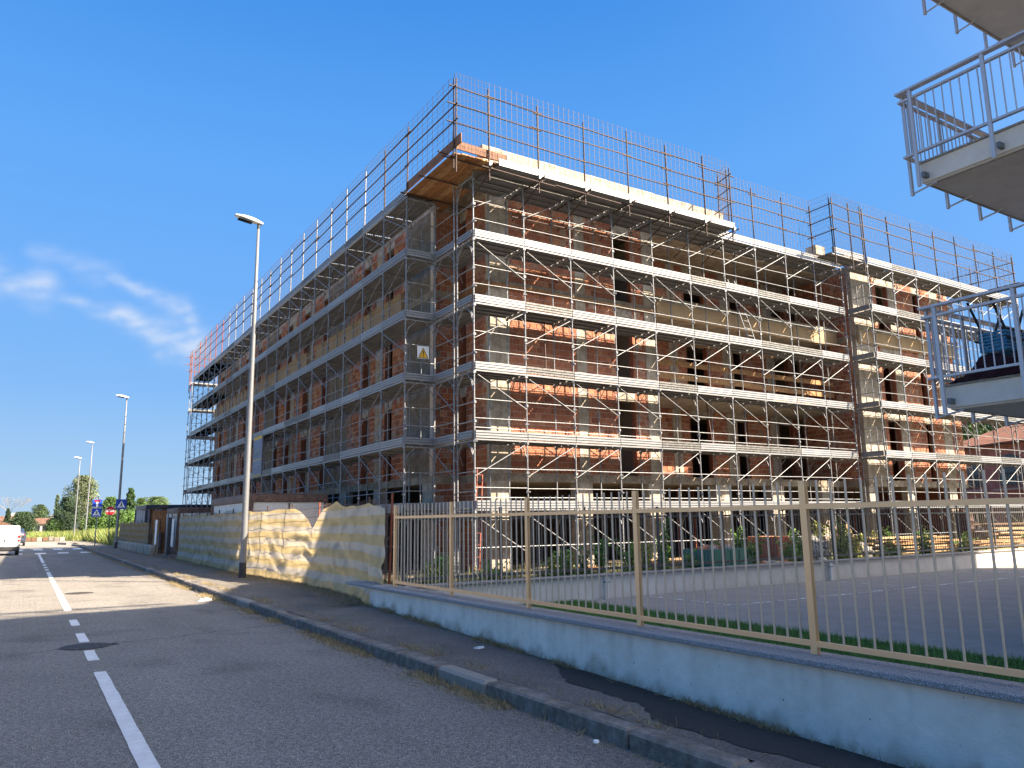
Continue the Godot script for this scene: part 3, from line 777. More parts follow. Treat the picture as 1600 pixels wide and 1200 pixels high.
func build_scaffolds():
	scaffold_meshes()
	var L := thing("scaffold", "long shaded scaffold of grey steel along the street side of the brick building", "scaffold", Vector3.ZERO)
	var lx := 9.55; var lz := -21.42
	scaffold(L, Vector3(lx, 0.12, lz), Vector3.FORWARD, Vector3.RIGHT, 1.86, 20, 1.02)
	short_side(L, Vector3(lx, 0.12, lz + 0.03), Vector3(lx + 1.0, 0.12, lz + 0.03), LEVELS.slice(0, 5))
	var posts := []
	for k in 22: posts.append(Vector3(lx, 0, lz - 1.86 * (k - 1) if k > 0 else -18.2))
	cage(L, posts.slice(0, 3), 11.9, 0.0, M.rust, M.rust_dark)
	cage(L, posts.slice(3, 16), 11.9, -0.05, M.galv, M.rust_dark)
	cage(L, posts.slice(15, 22), 11.9, -0.05, M.red_oxide, M.red_oxide)
	span(L, "wire_mesh", wire_mesh, M.wire, posts[2] + Vector3.UP * 12.15, posts[3] + Vector3.UP * 12.15, Vector3.LEFT)
	for y in [12.92, 13.48, 14.02]: tube(L, "rail", posts[2] + Vector3.UP * y, posts[3] + Vector3.UP * y, 0.021, M.rust_dark)
	# short uprights behind the rails, as on the end of the platform
	for y in LEVELS.slice(0, 5):
		for x in [0.28, 0.78]: tube(L, "upright", Vector3(lx + x, y, lz - 0.5), Vector3(lx + x, y + 1.15, lz - 0.5), 0.02, M.galv)
	# the far end turns the corner
	var N := thing("scaffold", "short scaffold end at the far corner of the brick building, sky showing through", "scaffold", Vector3.ZERO)
	scaffold(N, Vector3(lx + 0.05, 0.12, -60.6), Vector3.RIGHT, Vector3.BACK, 1.8, 4, 1.02)
	cage(N, [Vector3(lx, 0, -59.9), Vector3(lx, 0, -60.7), Vector3(lx + 1.9, 0, -60.7), Vector3(lx + 3.7, 0, -60.7)], 11.9, 0.6, M.red_oxide, M.red_oxide)
	# the corner link between the two faces
	var C := thing("scaffold", "corner scaffold bay joining the shaded street face to the sunlit yard face", "scaffold", Vector3.ZERO)
	var cx := 10.55
	tube(C, "standard", Vector3(cx, 0.12, lz), Vector3(cx, 11.5, lz), 0.0245, M.galv)
	tube(C, "standard", Vector3(cx - 0.06, 0.12, -19.97), Vector3(cx - 0.06, 11.9, -19.97), 0.0245, M.galv)
	tube(C, "standard", Vector3(11.58, 0.12, -19.75), Vector3(11.58, 11.8, -19.75), 0.0245, M.galv)
	for l in LEVELS.size():
		var y: float = LEVELS[l]
		if l == 5: continue
		span(C, "toe_board", toe_mesh, M.toe_steel, Vector3(cx - 0.03, y, lz + 0.04), Vector3(cx - 0.03, y, -20.02), Vector3.LEFT)
		span(C, "toe_board", toe_mesh, M.toe_steel, Vector3(cx - 0.01, y, -19.86), Vector3(cx - 0.01, y, -18.96), Vector3.LEFT)
		for k in 3: span(C, "deck_plank", deck_mesh, M.deck_steel, Vector3(cx + 0.17 + 0.34 * k, y - 0.004, lz - 0.4), Vector3(cx + 0.17 + 0.34 * k, y - 0.004, -19.95), Vector3.LEFT)
		for q in [0.57, 1.12]:
			tube(C, "guard_rail", Vector3(cx, y + q, lz), Vector3(cx, y + q, -19.95), 0.0165, M.galv)
			tube(C, "guard_rail", Vector3(cx, y + q - 0.1, -19.95), Vector3(cx, y + q - 0.1, -18.9), 0.0165, M.galv)
		put(C, "frame_head", bracket_mesh, M.galv, Transform3D(Basis(Vector3.BACK, Vector3.UP, Vector3.RIGHT), Vector3(cx, y, lz)))
		put(C, "frame_head", bracket_mesh, M.galv, Transform3D(Basis(Vector3.RIGHT, Vector3.UP, Vector3.BACK), Vector3(cx, y, -19.94)))
		put(C, "frame_head", bracket_mesh, M.galv, Transform3D(Basis(Vector3.RIGHT, Vector3.UP, Vector3.FORWARD) * Basis.from_scale(Vector3(1, 1, 1.4)), Vector3(cx + 0.02, y, -20.0)))
		tube(C, "brace", Vector3(cx, y - 0.25, lz + 0.05), Vector3(cx, y - 1.15, -20.0), 0.0155, M.galv)
	put(C, "base_plate", base_mesh, M.galv, Transform3D(Basis.IDENTITY, Vector3(cx, 0.12, lz)))
	# the sunlit face
	var R := thing("scaffold", "sunlit scaffold with bright toe boards along the yard side of the brick building", "scaffold", Vector3.ZERO)
	scaffold(R, Vector3(10.58, 0.12, -18.9), Vector3.RIGHT, Vector3.FORWARD, 1.765, 10, 1.02)
	# planks and tubes left lying on the platforms
	for k in 14:
		var x := 11.2 + rng.randf() * 15.0; var y: float = LEVELS[rng.randi() % 5]; var z := -19.1 - rng.randf() * 0.7
		if k % 3 == 0: tube(R, "loose_tube", Vector3(x, y + 0.03, z), Vector3(x + 2.4, y + 0.03, z + rng.randf_range(-0.1, 0.1)), 0.022, M.rust)
		else: box(R, "loose_plank", Vector3(x + 1.0, y + 0.03 + 0.2 * (k % 2), -19.86), Vector3(rng.randf_range(1.2, 2.2), 0.19, 0.03), [M.plank, M.plank_pale, M.old_wood][k % 3], Basis(Vector3.BACK, rng.randf_range(-0.03, 0.03)))
	for q in [[13.3, 5.92, -20.0], [20.4, 3.93, -20.0], [23.4, 7.92, -20.0]]:
		tube(R, "lean_tube", Vector3(q[0], q[1], -19.2), Vector3(q[0] + 0.4, q[1] + 2.3, -19.86), 0.020, M.rust)
	# its outrigger platform at roof level, carried on rusty tubes
	for k in 6:
		var a := 11.0 + 1.765 * k; var b := minf(a + 1.765, 21.0)
		for j in 2: span(R, "outer_plank", deck_mesh, M.deck_steel, Vector3(a + 0.01, 11.97, -18.66 + 0.34 * j), Vector3(b - 0.01, 11.97, -18.66 + 0.34 * j), Vector3.BACK)
		span(R, "toe_board", toe_mesh, M.toe_steel, Vector3(a + 0.01, 11.93, -18.12), Vector3(b - 0.01, 11.93, -18.12), Vector3.BACK)
	for x in [10.7, 12.45, 14.22, 16.03, 17.8, 19.5, 20.95]:
		tube(R, "outrigger", Vector3(x + 0.05, 11.86, -17.9), Vector3(x + 0.05, 11.84, -19.9), 0.024, M.rust_dark)
		tube(R, "outrigger_strut", Vector3(x + 0.08, 11.80, -18.1), Vector3(x + 0.08, 11.1, -19.85), 0.020, M.rust_dark)
		box(R, "clamp", Vector3(x, 11.9, -18.1), Vector3(0.10, 0.14, 0.10), M.galv)
	for x in [10.4, 13.0]: tube(R, "outrigger_tube", Vector3(x, 11.74, -18.05), Vector3(x + 2.6, 11.70, -18.05), 0.021, M.rust)
	tube(R, "loose_tube", Vector3(12.0, 10.85, -19.0), Vector3(18.6, 10.95, -19.0), 0.021, M.rust)
	cage(R, [Vector3(9.6, 0, -18.15), Vector3(10.7, 0, -18.15), Vector3(12.45, 0, -18.15), Vector3(14.22, 0, -18.15), Vector3(16.03, 0, -18.15), Vector3(17.8, 0, -18.15), Vector3(19.58, 0, -18.15), Vector3(20.92, 0, -18.15)], 11.9, 0.5, M.rust, M.rust)
	cage(R, [Vector3(20.95, 0, -18.3), Vector3(21.1, 0, -18.9), Vector3(22.97, 0, -18.9), Vector3(24.73, 0, -18.9), Vector3(26.5, 0, -18.9), Vector3(26.5, 0, -17.95)], 11.95, 0.0, M.rust, M.rust)
	cage(R, [Vector3(26.52, 0, -17.9), Vector3(27.7, 0, -17.95), Vector3(28.5, 0, -17.95)], 11.95, 0.5, M.rust, M.rust)
	for k in 2: span(R, "deck_plank", deck_mesh, M.deck_steel, Vector3(26.4, 11.98, -18.5 + k * 0.34), Vector3(28.5, 11.98, -18.5 + k * 0.34), Vector3.BACK)
	span(R, "toe_board", toe_mesh, M.toe_steel, Vector3(26.45, 12.0, -17.98), Vector3(28.5, 12.0, -17.98), Vector3.BACK)
	for y in [1.95, 3.93]:
		tube(R, "guard_rail", Vector3(10.58, y + 0.3, -18.93), Vector3(28.2, y + 0.3, -18.93), 0.0165, M.galv)
	# the far block's face stands a metre further out
	var F := thing("scaffold", "farther scaffold section standing forward, partly hidden by the pale balcony", "scaffold", Vector3.ZERO)
	scaffold(F, Vector3(28.62, 0.12, -17.95), Vector3.RIGHT, Vector3.FORWARD, 1.77, 7, 1.02)
	short_side(F, Vector3(28.58, 0.12, -18.95), Vector3(28.58, 0.12, -17.97), LEVELS)
	for y in LEVELS.slice(0, 5):
		for z in [-18.3, -18.6]: tube(F, "upright", Vector3(28.75, y, z), Vector3(28.75, y + 1.2, z), 0.02, M.galv)
	var fp := []
	for k in 8: fp.append(Vector3(28.62 + 1.77 * k, 0, -17.95))
	cage(F, fp, 11.95, 0.0, M.rust, M.rust)
	cage(F, [Vector3(41.0, 0, -17.95), Vector3(41.0, 0, -20.0), Vector3(41.0, 0, -22.0), Vector3(39.4, 0, -22.0), Vector3(37.6, 0, -22.0)], 11.95, 0.0, M.rust, M.rust)
	var E := thing("scaffold", "end scaffold behind the farther section, running away along the hidden east side", "scaffold", Vector3.ZERO)
	scaffold(E, Vector3(38.9, 0.12, -20.0), Vector3.FORWARD, Vector3.LEFT, 1.8, 5, 1.02)
	# the timber platform that fills the corner at roof level
	var W := thing("plank_platform", "corner platform of brown timber planks jutting out at roof level", "platform", Vector3.ZERO)
	for k in 7:
		var x := 9.68 + k * 0.235
		var z1 = -18.22 + [0.0, 0.03, 0.02, 0.05, 0.0, 0.04, 0.02][k]; var z0 := -22.3 + (k % 3) * 0.2
		put(W, "plank", bev(Vector3(0.222, 0.045, z1 - z0), 0.006), [M.plank, M.plank_pale, M.plank][k % 3], Transform3D(Basis(Vector3.BACK, rng.randf_range(-0.012, 0.012)), Vector3(x, 12.02 + rng.randf_range(-0.004, 0.012), (z0 + z1) / 2)))
	put(W, "edge_board", bev(Vector3(0.04, 0.30, 3.75), 0.008), M.plank_red, Transform3D(Basis(Vector3.RIGHT, -0.012), Vector3(9.6, 12.30, -19.7)))
	put(W, "edge_board", bev(Vector3(0.04, 0.26, 1.6), 0.008), M.plank_red, Transform3D(Basis(Vector3.UP, PI / 2) * Basis(Vector3.RIGHT, 0.02), Vector3(10.4, 12.26, -18.22)))
	put(W, "edge_board", bev(Vector3(0.04, 0.24, 0.9), 0.008), M.plank_red, Transform3D(Basis(Vector3.UP, PI / 2) * Basis(Vector3.RIGHT, -0.05), Vector3(10.95, 12.27, -18.28)))
	for z in [-18.45, -19.95, -21.35]: tube(W, "bearer", Vector3(9.3, 11.96, z), Vector3(12.1, 11.94, z - 0.05), 0.024, M.rust_dark)
	tube(W, "bearer", Vector3(9.25, 12.14, -18.6), Vector3(9.75, 12.1, -18.6), 0.024, M.rust_dark)
	tube(W, "hanger", Vector3(9.62, 11.6, -18.35), Vector3(9.62, 12.7, -18.35), 0.024, M.rust_dark)
	# warning sign on the end of the street scaffold
	var S := thing("warning_sign", "white square sign with a yellow warning triangle on the scaffold end", "sign", Vector3(10.13, 6.82, -21.36))
	put(S, "plate", bev(Vector3(0.40, 0.40, 0.012), 0.004), M.sign_white, Transform3D(Basis(Vector3.BACK, 0.02), Vector3.ZERO))
	put(S, "triangle_border", prism(PackedVector2Array([Vector2(-0.175, -0.185), Vector2(0.175, -0.185), Vector2(0, 0.155)]), 0.004), M.sign_black, Transform3D(Basis.IDENTITY, Vector3(0, 0, 0.009)))
	put(S, "triangle", prism(PackedVector2Array([Vector2(-0.143, -0.167), Vector2(0.143, -0.167), Vector2(0, 0.115)]), 0.004), M.sign_yellow, Transform3D(Basis.IDENTITY, Vector3(0, 0, 0.012)))
	put(S, "exclamation_mark", prism(PackedVector2Array([Vector2(-0.014, -0.075), Vector2(0.014, -0.075), Vector2(0.022, 0.045), Vector2(-0.022, 0.045)]), 0.004), M.sign_black, Transform3D(Basis.IDENTITY, Vector3(0, 0, 0.015)))
	box(S, "exclamation_mark", Vector3(0, -0.115, 0.0155), Vector3(0.034, 0.034, 0.004), M.sign_black)
	# the site board, tied to the street scaffold
	var B := thing("site_board", "tall printed site board with yellow edges hung on the shaded scaffold", "sign", Vector3(9.48, 4.9, -38.9))
	var st := newst()
	st.set_normal(Vector3.LEFT)
	for v in [[0.98, -0.82, 0, 0], [0.98, 0.82, 1, 0], [-0.98, 0.82, 1, 1], [0.98, -0.82, 0, 0], [-0.98, 0.82, 1, 1], [-0.98, -0.82, 0, 1]]:
		st.set_uv(Vector2(v[2], v[3])); st.add_vertex(Vector3(-0.012, v[0], v[1]))
	put(B, "print", st.commit(), M.board_print)
	box(B, "panel", Vector3.ZERO, Vector3(0.02, 1.96, 1.64), M.sign_back)
	# ladders
	for l in [["red painted steel ladder leaning at the scaffold corner", M.red_oxide, Vector3(10.78, 0.1, -19.2), Vector3(11.2, 3.1, -19.7), Vector3(0.27, 0, -0.16)], ["thin grey ladder leaning between two platforms of the sunlit scaffold", M.galv, Vector3(22.9, 7.95, -19.2), Vector3(22.3, 10.6, -19.6), Vector3(0.36, 0, 0)]]:
		var d := thing("ladder", l[0], "ladder", Vector3.ZERO)
		for s in [-0.5, 0.5]: tube(d, "stile", l[2] + l[4] * s, l[3] + l[4] * s, 0.022, l[1])
		for k in 9: tube(d, "rung", l[2].lerp(l[3], (k + 0.5) / 9.0) - l[4] / 2, l[2].lerp(l[3], (k + 0.5) / 9.0) + l[4] / 2, 0.013, l[1])

# ---------------------------------------------------------------- the house with balconies on the right
func build_apartment():
	var A := thing("apartment_house", "pale apartment house on the right with white-edged balconies and grey metal railings", "building", Vector3.ZERO)
	box2(A, "wall", Vector3(11.45, 0.0, -2.3), Vector3(33.6, 14.3, 14.0), M.plaster)
	# gabled roof, its end turned to the building site
	var pr := prism(PackedVector2Array([Vector2(10.3, 14.5), Vector2(16.4, 15.2), Vector2(19.7, 17.8), Vector2(22.6, 17.8), Vector2(26.0, 15.2), Vector2(34.6, 14.5), Vector2(34.6, 14.7), Vector2(26.1, 15.42), Vector2(22.7, 18.02), Vector2(19.6, 18.02), Vector2(16.3, 15.42), Vector2(10.3, 14.7)]), 17.0)
	put(A, "roof", pr, M.roof_brown, Transform3D(Basis.IDENTITY, Vector3(0, 0, 5.9)))
	put(A, "gable", prism(PackedVector2Array([Vector2(11.45, 14.303), Vector2(33.6, 14.303), Vector2(33.6, 14.6), Vector2(26.0, 15.18), Vector2(22.6, 17.78), Vector2(19.7, 17.78), Vector2(16.4, 15.18), Vector2(11.45, 14.6)]), 0.3), M.plaster, Transform3D(Basis.IDENTITY, Vector3(0, 0, -2.14)))
	for b in 4:
		var y: float = [2.89, 5.89, 8.89, 11.89][b]
		var n := Node3D.new(); n.name = "balcony"; A.add_child(n, true)
		var x0 := 9.69; var z0 := -5.19; var z1 := 6.0; var x1 := 13.9
		put(n, "slab", bev(Vector3(x1 - x0, 0.27, z1 - z0), 0.008), M.plaster, Transform3D(Basis.IDENTITY, Vector3((x0 + x1) / 2, y + 0.155, (z0 + z1) / 2)))
		box2(n, "soffit", Vector3(x0 + 0.03, y, z0 + 0.03), Vector3(x1, y + 0.03, z1 - 0.03), M.under)
		for e in [[x0 + 0.05, z0 + 0.05, x0 + 0.07, z1 - 0.1], [x0 + 0.071, z0 + 0.05, x1 - 0.1, z0 + 0.07]]: box2(n, "drip_strip", Vector3(e[0], y - 0.012, e[1]), Vector3(e[2], y + 0.001, e[3]), M.concrete)
		box2(n, "floor_tile", Vector3(x0 - 0.02, y + 0.29, z0 - 0.02), Vector3(x1, y + 0.315, z1), M.granite)
		var rx := 9.58; var rz := -5.30
		# handrails: a wide flat cap, a flat below it, and a bottom flat
		box2(n, "hand_rail", Vector3(rx - 0.045, y + 1.31, rz - 0.045), Vector3(rx + 0.045, y + 1.34, z1), M.balcony_rail)
		box2(n, "hand_rail", Vector3(rx + 0.046, y + 1.31, rz - 0.045), Vector3(x1, y + 1.34, rz + 0.045), M.balcony_rail)
		for h in [[1.185, 1.215], [0.395, 0.425]]:
			box2(n, "rail", Vector3(rx - 0.025, y + h[0], rz - 0.025), Vector3(rx + 0.025, y + h[1], z1), M.balcony_rail)
			box2(n, "rail", Vector3(rx + 0.026, y + h[0], rz - 0.025), Vector3(x1, y + h[1], rz + 0.025), M.balcony_rail)
		for k in 13:
			var z := -5.15 + k * 0.93
			box2(n, "post", Vector3(rx - 0.035, y - 0.06, z - 0.022), Vector3(rx - 0.003, y + 1.309, z + 0.022), M.balcony_rail)
			box2(n, "bracket", Vector3(rx, y + 0.06, z + 0.026), Vector3(x0 + 0.004, y + 0.13, z + 0.07), M.pole_steel)
			if k < 12:
				for j in 8: tube(n, "bar", Vector3(rx, y + 0.425, z + 0.93 * (j + 0.5 + 0.2) / 8.4), Vector3(rx, y + 1.185, z + 0.93 * (j + 0.5 + 0.2) / 8.4), 0.0085, M.balcony_rail)
		for k in 5:
			var x := 9.68 + k * 0.86
			box2(n, "post", Vector3(x - 0.022, y - 0.10, rz - 0.035), Vector3(x + 0.022, y + 1.309, rz - 0.003), M.balcony_rail)
			tube(n, "hook", Vector3(x, y - 0.08, rz - 0.02), Vector3(x + 0.03, y - 0.02, rz + 0.30), 0.012, M.balcony_rail)
			for j in 8:
				var bx := x + 0.86 * (j + 0.5) / 8.0
				if bx < 13.8: tube(n, "bar", Vector3(bx, y + 0.425, rz), Vector3(bx, y + 1.185, rz), 0.0085, M.balcony_rail)
		for j in 2: tube(n, "bar", Vector3(rx, y + 0.425, rz + 0.05 + j * 0.05), Vector3(rx, y + 1.185, rz + 0.05 + j * 0.05), 0.0085, M.balcony_rail)
	for q in [[-1.5, 1.2], [3.2, 1.4], [8.0, 1.2]]:
		for y in [3.2, 6.2, 9.2]: box2(A, "window", Vector3(11.43, y, q[0]), Vector3(11.449, y + 2.2, q[0] + q[1]), M.dark_glass)
	# things left on the lower balcony
	var fl := 3.205
	var b := thing("plastic_basket", "blue plastic laundry basket held up behind the lower balcony railing", "basket", Vector3(10.42, 3.62, -4.80))
	for k in 6: box(b, "slat", Vector3(0, 0.03 + k * 0.042, -0.16), Vector3(0.46, 0.028, 0.012), M.basket); 
	for k in 6: box(b, "slat", Vector3(-0.225, 0.03 + k * 0.042, 0.0), Vector3(0.012, 0.028, 0.31), M.basket); box(b, "slat", Vector3(0.225, 0.03 + k * 0.042, 0.0), Vector3(0.012, 0.028, 0.31), M.basket); box(b, "slat", Vector3(0, 0.03 + k * 0.042, 0.16), Vector3(0.46, 0.028, 0.012), M.basket)
	for k in 9: box(b, "rib", Vector3(-0.2 + k * 0.05, 0.135, -0.171), Vector3(0.012, 0.24, 0.008), M.basket)
	box(b, "bottom", Vector3(0, 0.01, 0), Vector3(0.44, 0.02, 0.30), M.basket); box(b, "rim", Vector3(0, 0.275, -0.165), Vector3(0.50, 0.03, 0.03), M.pole_steel)
	var t := thing("folding_rack", "dark folding rack with crossed legs under the blue basket", "rack", Vector3(10.42, fl, -4.80))
	for s in [-0.14, 0.14]:
		tube(t, "leg", Vector3(-0.45, 1.05, s), Vector3(0.35, 0.0, s), 0.016, M.black_plastic); tube(t, "leg", Vector3(0.35, 1.0, s), Vector3(-0.35, 0.0, s), 0.016, M.black_plastic)
	tube(t, "cross_bar", Vector3(-0.25, 0.575, -0.2), Vector3(0.5, 0.575, -0.2), 0.014, M.black_plastic); tube(t, "cross_bar", Vector3(-0.3, 0.56, 0.2), Vector3(0.45, 0.56, 0.2), 0.014, M.black_plastic)
	var c := drape(0.62, 0.62, 0.05, 5)
	var cl := thing("cloth", "brown cloth hanging over the rack beside the blue basket", "cloth", Vector3(10.98, 4.05, -4.93))
	put(cl, "sheet", c, M.brown_cloth)
	var m := thing("rug", "dark red rug lying rumpled on the lower balcony floor", "rug", Vector3(10.02, fl, -4.1))
	put(m, "pile", rumple(0.75, 2.1, 0.36, 9), M.maroon)

func wall_sheet() -> ArrayMesh:
	# the street face of the wall: splashed at the foot, streaked under the coping
	var st := newst(); var nz := 420; var ny := 14; var n := FastNoiseLite.new(); n.seed = 17; n.frequency = 0.9; n.fractal_octaves = 4
	for j in ny + 1:
		for i in nz + 1:
			var z := lerpf(6.0, -12.86, float(i) / nz); var y := lerpf(-0.3, 0.50, float(j) / ny)
			var over := y - wall_foot(z)
			var splash := clampf((0.12 + 0.16 * n.get_noise_2d(z * 3.0, 5.0) - over) / 0.09, 0, 1) * (0.55 + 0.45 * n.get_noise_2d(z * 9.0, y * 9.0))
			var streak := smoothstep(0.08, 0.4, n.get_noise_2d(z * 5.0, 50.0)) * clampf((y - 0.02) / 0.5, 0, 1) * 0.34
			var c := Color.WHITE.lerp(Color(0.42, 0.36, 0.28), clampf(splash, 0, 0.85)).lerp(Color(0.62, 0.60, 0.57), streak)
			st.set_color(c); st.set_normal(Vector3.LEFT); st.add_vertex(Vector3(5.12 + 0.002 * n.get_noise_2d(z * 4.0, y * 4.0), y, z))
	for j in ny:
		for i in nz:
			var a := j * (nz + 1) + i; var b := a + 1; var c := a + nz + 1; var d := c + 1
			for k in [a, b, c, b, d, c]: st.add_index(k)
	return st.commit()

func drape(w: float, h: float, amp: float, sd: int) -> ArrayMesh:
	var n := FastNoiseLite.new(); n.seed = sd; n.frequency = 1.6
	var st := newst(); st.set_smooth_group(1)
	var f := func(i: int, j: int) -> Vector3:
		var u := i / 20.0; var v := j / 12.0
		return Vector3((u - 0.5) * w + n.get_noise_2d(v * 3.0, u) * amp, -v * h * (0.9 + 0.2 * n.get_noise_2d(u * 3.0, 9.0)), sin(u * 16.0) * amp * v + n.get_noise_2d(u * 4.0, v * 3.0) * amp)
	for i in 20:
		for j in 12:
			for k in [[0, 0], [1, 0], [1, 1], [0, 0], [1, 1], [0, 1]]: st.add_vertex(f.call(i + k[0], j + k[1]))
	st.generate_normals()
	return st.commit()

func rumple(w: float, d: float, h: float, sd: int) -> ArrayMesh:
	var n := FastNoiseLite.new(); n.seed = sd; n.frequency = 1.4; n.fractal_octaves = 3
	var st := newst(); st.set_smooth_group(1)
	var f := func(i: int, j: int) -> Vector3:
		var u := i / 24.0; var v := j / 18.0
		var e := minf(1.0, minf(minf(u, 1 - u), minf(v, 1 - v)) * 6.0)
		return Vector3((u - 0.5) * w + n.get_noise_2d(v * 4.0, u * 3.0) * 0.06, maxf(0.004, h * (0.45 + 0.9 * n.get_noise_2d(u * 2.6, v * 2.6)) * e), (v - 0.5) * d + n.get_noise_2d(u * 4.0 + 8.0, v * 2.0) * 0.06)
	for i in 24:
		for j in 18:
			for k in [[0, 0], [0, 1], [1, 1], [0, 0], [1, 1], [1, 0]]: st.add_vertex(f.call(i + k[0], j + k[1]))
	st.generate_normals()
	return st.commit()

# ---------------------------------------------------------------- walls and railings round the yard
func build_yard_fences():
	var Wn := thing("boundary_wall", "low white plastered wall with grey granite coping beside the pavement", "wall", Vector3.ZERO)
	var st := newst(); var n := 40
	for i in n:
		var z0 := lerpf(6.0, -12.86, float(i) / n); var z1 := lerpf(6.0, -12.86, (i + 1.0) / n)
		pass
	quad(st, Vector3(5.38, -0.3, -12.86), Vector3(5.38, 0.5, -12.86), Vector3(5.12, 0.5, -12.86), Vector3(5.12, -0.3, -12.86))
	quad(st, Vector3(5.38, -0.3, 6.0), Vector3(5.38, 0.5, 6.0), Vector3(5.38, 0.5, -12.86), Vector3(5.38, -0.3, -12.86))
	put(Wn, "wall_end", st.commit(), M.plaster)
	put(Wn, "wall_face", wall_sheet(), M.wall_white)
	for k in 10:
		var z := 5.0 - k * 1.985
		put(Wn, "coping_slab", bev(Vector3(0.40, 0.045, 1.981), 0.006), M.granite, Transform3D(Basis.IDENTITY, Vector3(5.25, 0.522, z)))
	# rain stains and scabs where the render has worn
	for k in 70:
		var z := -2.0 - rng.randf() * 10.0
		var s := newst(); var w := rng.randf_range(0.002, 0.007); var h := w * rng.randf_range(0.6, 1.8); var y := rng.randf_range(0.1, 0.48); var a := []
		for i in 6: a.append(Vector3(5.1185, y + sin(TAU * i / 6) * h * rng.randf_range(0.6, 1.2), z + cos(TAU * i / 6) * w * rng.randf_range(0.6, 1.2)))
		for i in range(1, 5): 
			s.set_normal(Vector3.LEFT)
			for p in [a[0], a[i], a[i + 1]]: s.add_vertex(p)
		put(Wn, "render_pock", s.commit(), M.kerb)
	var Fn := thing("metal_railing", "tan metal railing of posts, two rails and grey bars on the white pavement wall", "railing", Vector3.ZERO)
	var fx := 5.30
	for z in [2.06, 0.02, -2.02, -4.06, -6.1, -8.14, -10.18, -12.22]:
		box2(Fn, "post", Vector3(fx - 0.018, 0.545, z - 0.03), Vector3(fx + 0.022, 1.885, z + 0.03), M.tan_paint)
	for z in [4.10, 2.06, 0.02, -2.02, -4.06, -6.1, -8.14, -10.18]:
		for y in [[0.605, 0.645], [1.66, 1.70]]: box2(Fn, "rail", Vector3(fx - 0.02, y[0], z - 2.01), Vector3(fx + 0.02, y[1], z - 0.03), M.tan_paint)
		for k in 15:
			var q: float = z - 2.04 * (k + 1.0) / 16.0
			tube(Fn, "bar", Vector3(fx + 0.003, 0.63, q), Vector3(fx + 0.003 + rng.randf_range(-0.004, 0.004), 1.885, q + rng.randf_range(-0.004, 0.004)), 0.0095, M.tan_bar)
	# the wall and railing across the far side of the yard
	var W2 := thing("garden_wall", "low grey-white wall closing the far side of the paved yard", "wall", Vector3.ZERO)
	box2(W2, "wall_face", Vector3(5.39, -0.2, -12.86), Vector3(33.0, 0.46, -12.66), M.plaster)
	for k in 14: put(W2, "coping_slab", bev(Vector3(1.985, 0.04, 0.30), 0.006), M.granite, Transform3D(Basis.IDENTITY, Vector3(6.6 + k * 1.99, 0.482, -12.76)))
	var F2 := thing("metal_railing", "dark thin railing with spiked bars on the far yard wall", "railing", Vector3.ZERO)
	for k in 14:
		var x := 5.7 + k * 2.0
		box2(F2, "post", Vector3(x - 0.025, 0.50, -12.78), Vector3(x + 0.025, 1.86, -12.74), M.dark_rail)
		for y in [[0.58, 0.63], [1.63, 1.67]]: box2(F2, "rail", Vector3(x + 0.025, y[0], -12.78), Vector3(x + 1.975, y[1], -12.74), M.dark_rail)
		for j in 16: tube(F2, "bar", Vector3(x + 2.0 * (j + 1) / 17.0, 0.60, -12.76), Vector3(x + 2.0 * (j + 1) / 17.0, 1.84, -12.76), 0.008, M.dark_bar)
	for x in [10.1, 17.3]:
		var dp := thing("drain_pipe", "short pale downpipe on the far yard wall, %s" % ("nearer the pavement corner" if x < 12 else "behind the parking lines"), "pipe", Vector3(x, 0.02, -12.60))
		box(dp, "pipe", Vector3(0, 0.21, 0), Vector3(0.09, 0.42, 0.05), M.lantern); box(dp, "clip", Vector3(0, 0.33, 0), Vector3(0.11, 0.02, 0.06), M.pole_steel)

# ---------------------------------------------------------------- the site fence hung with debris cloth
func fence_x(z: float) -> float:
	var pts := [[-12.6, 5.33], [-13.4, 5.5], [-15.0, 5.85], [-17.5, 6.05], [-20.0, 6.1], [-22.5, 5.92], [-25.0, 5.78], [-28.0, 5.8], [-31.0, 5.86], [-38.5, 5.92], [-44.0, 5.85], [-64.0, 5.9]]
	for i in pts.size() - 1:
		if z <= pts[i][0] and z >= pts[i + 1][0]: return lerpf(pts[i][1], pts[i + 1][1], smoothstep(0, 1, (z - pts[i][0]) / (pts[i + 1][0] - pts[i][0])))
	return 5.9

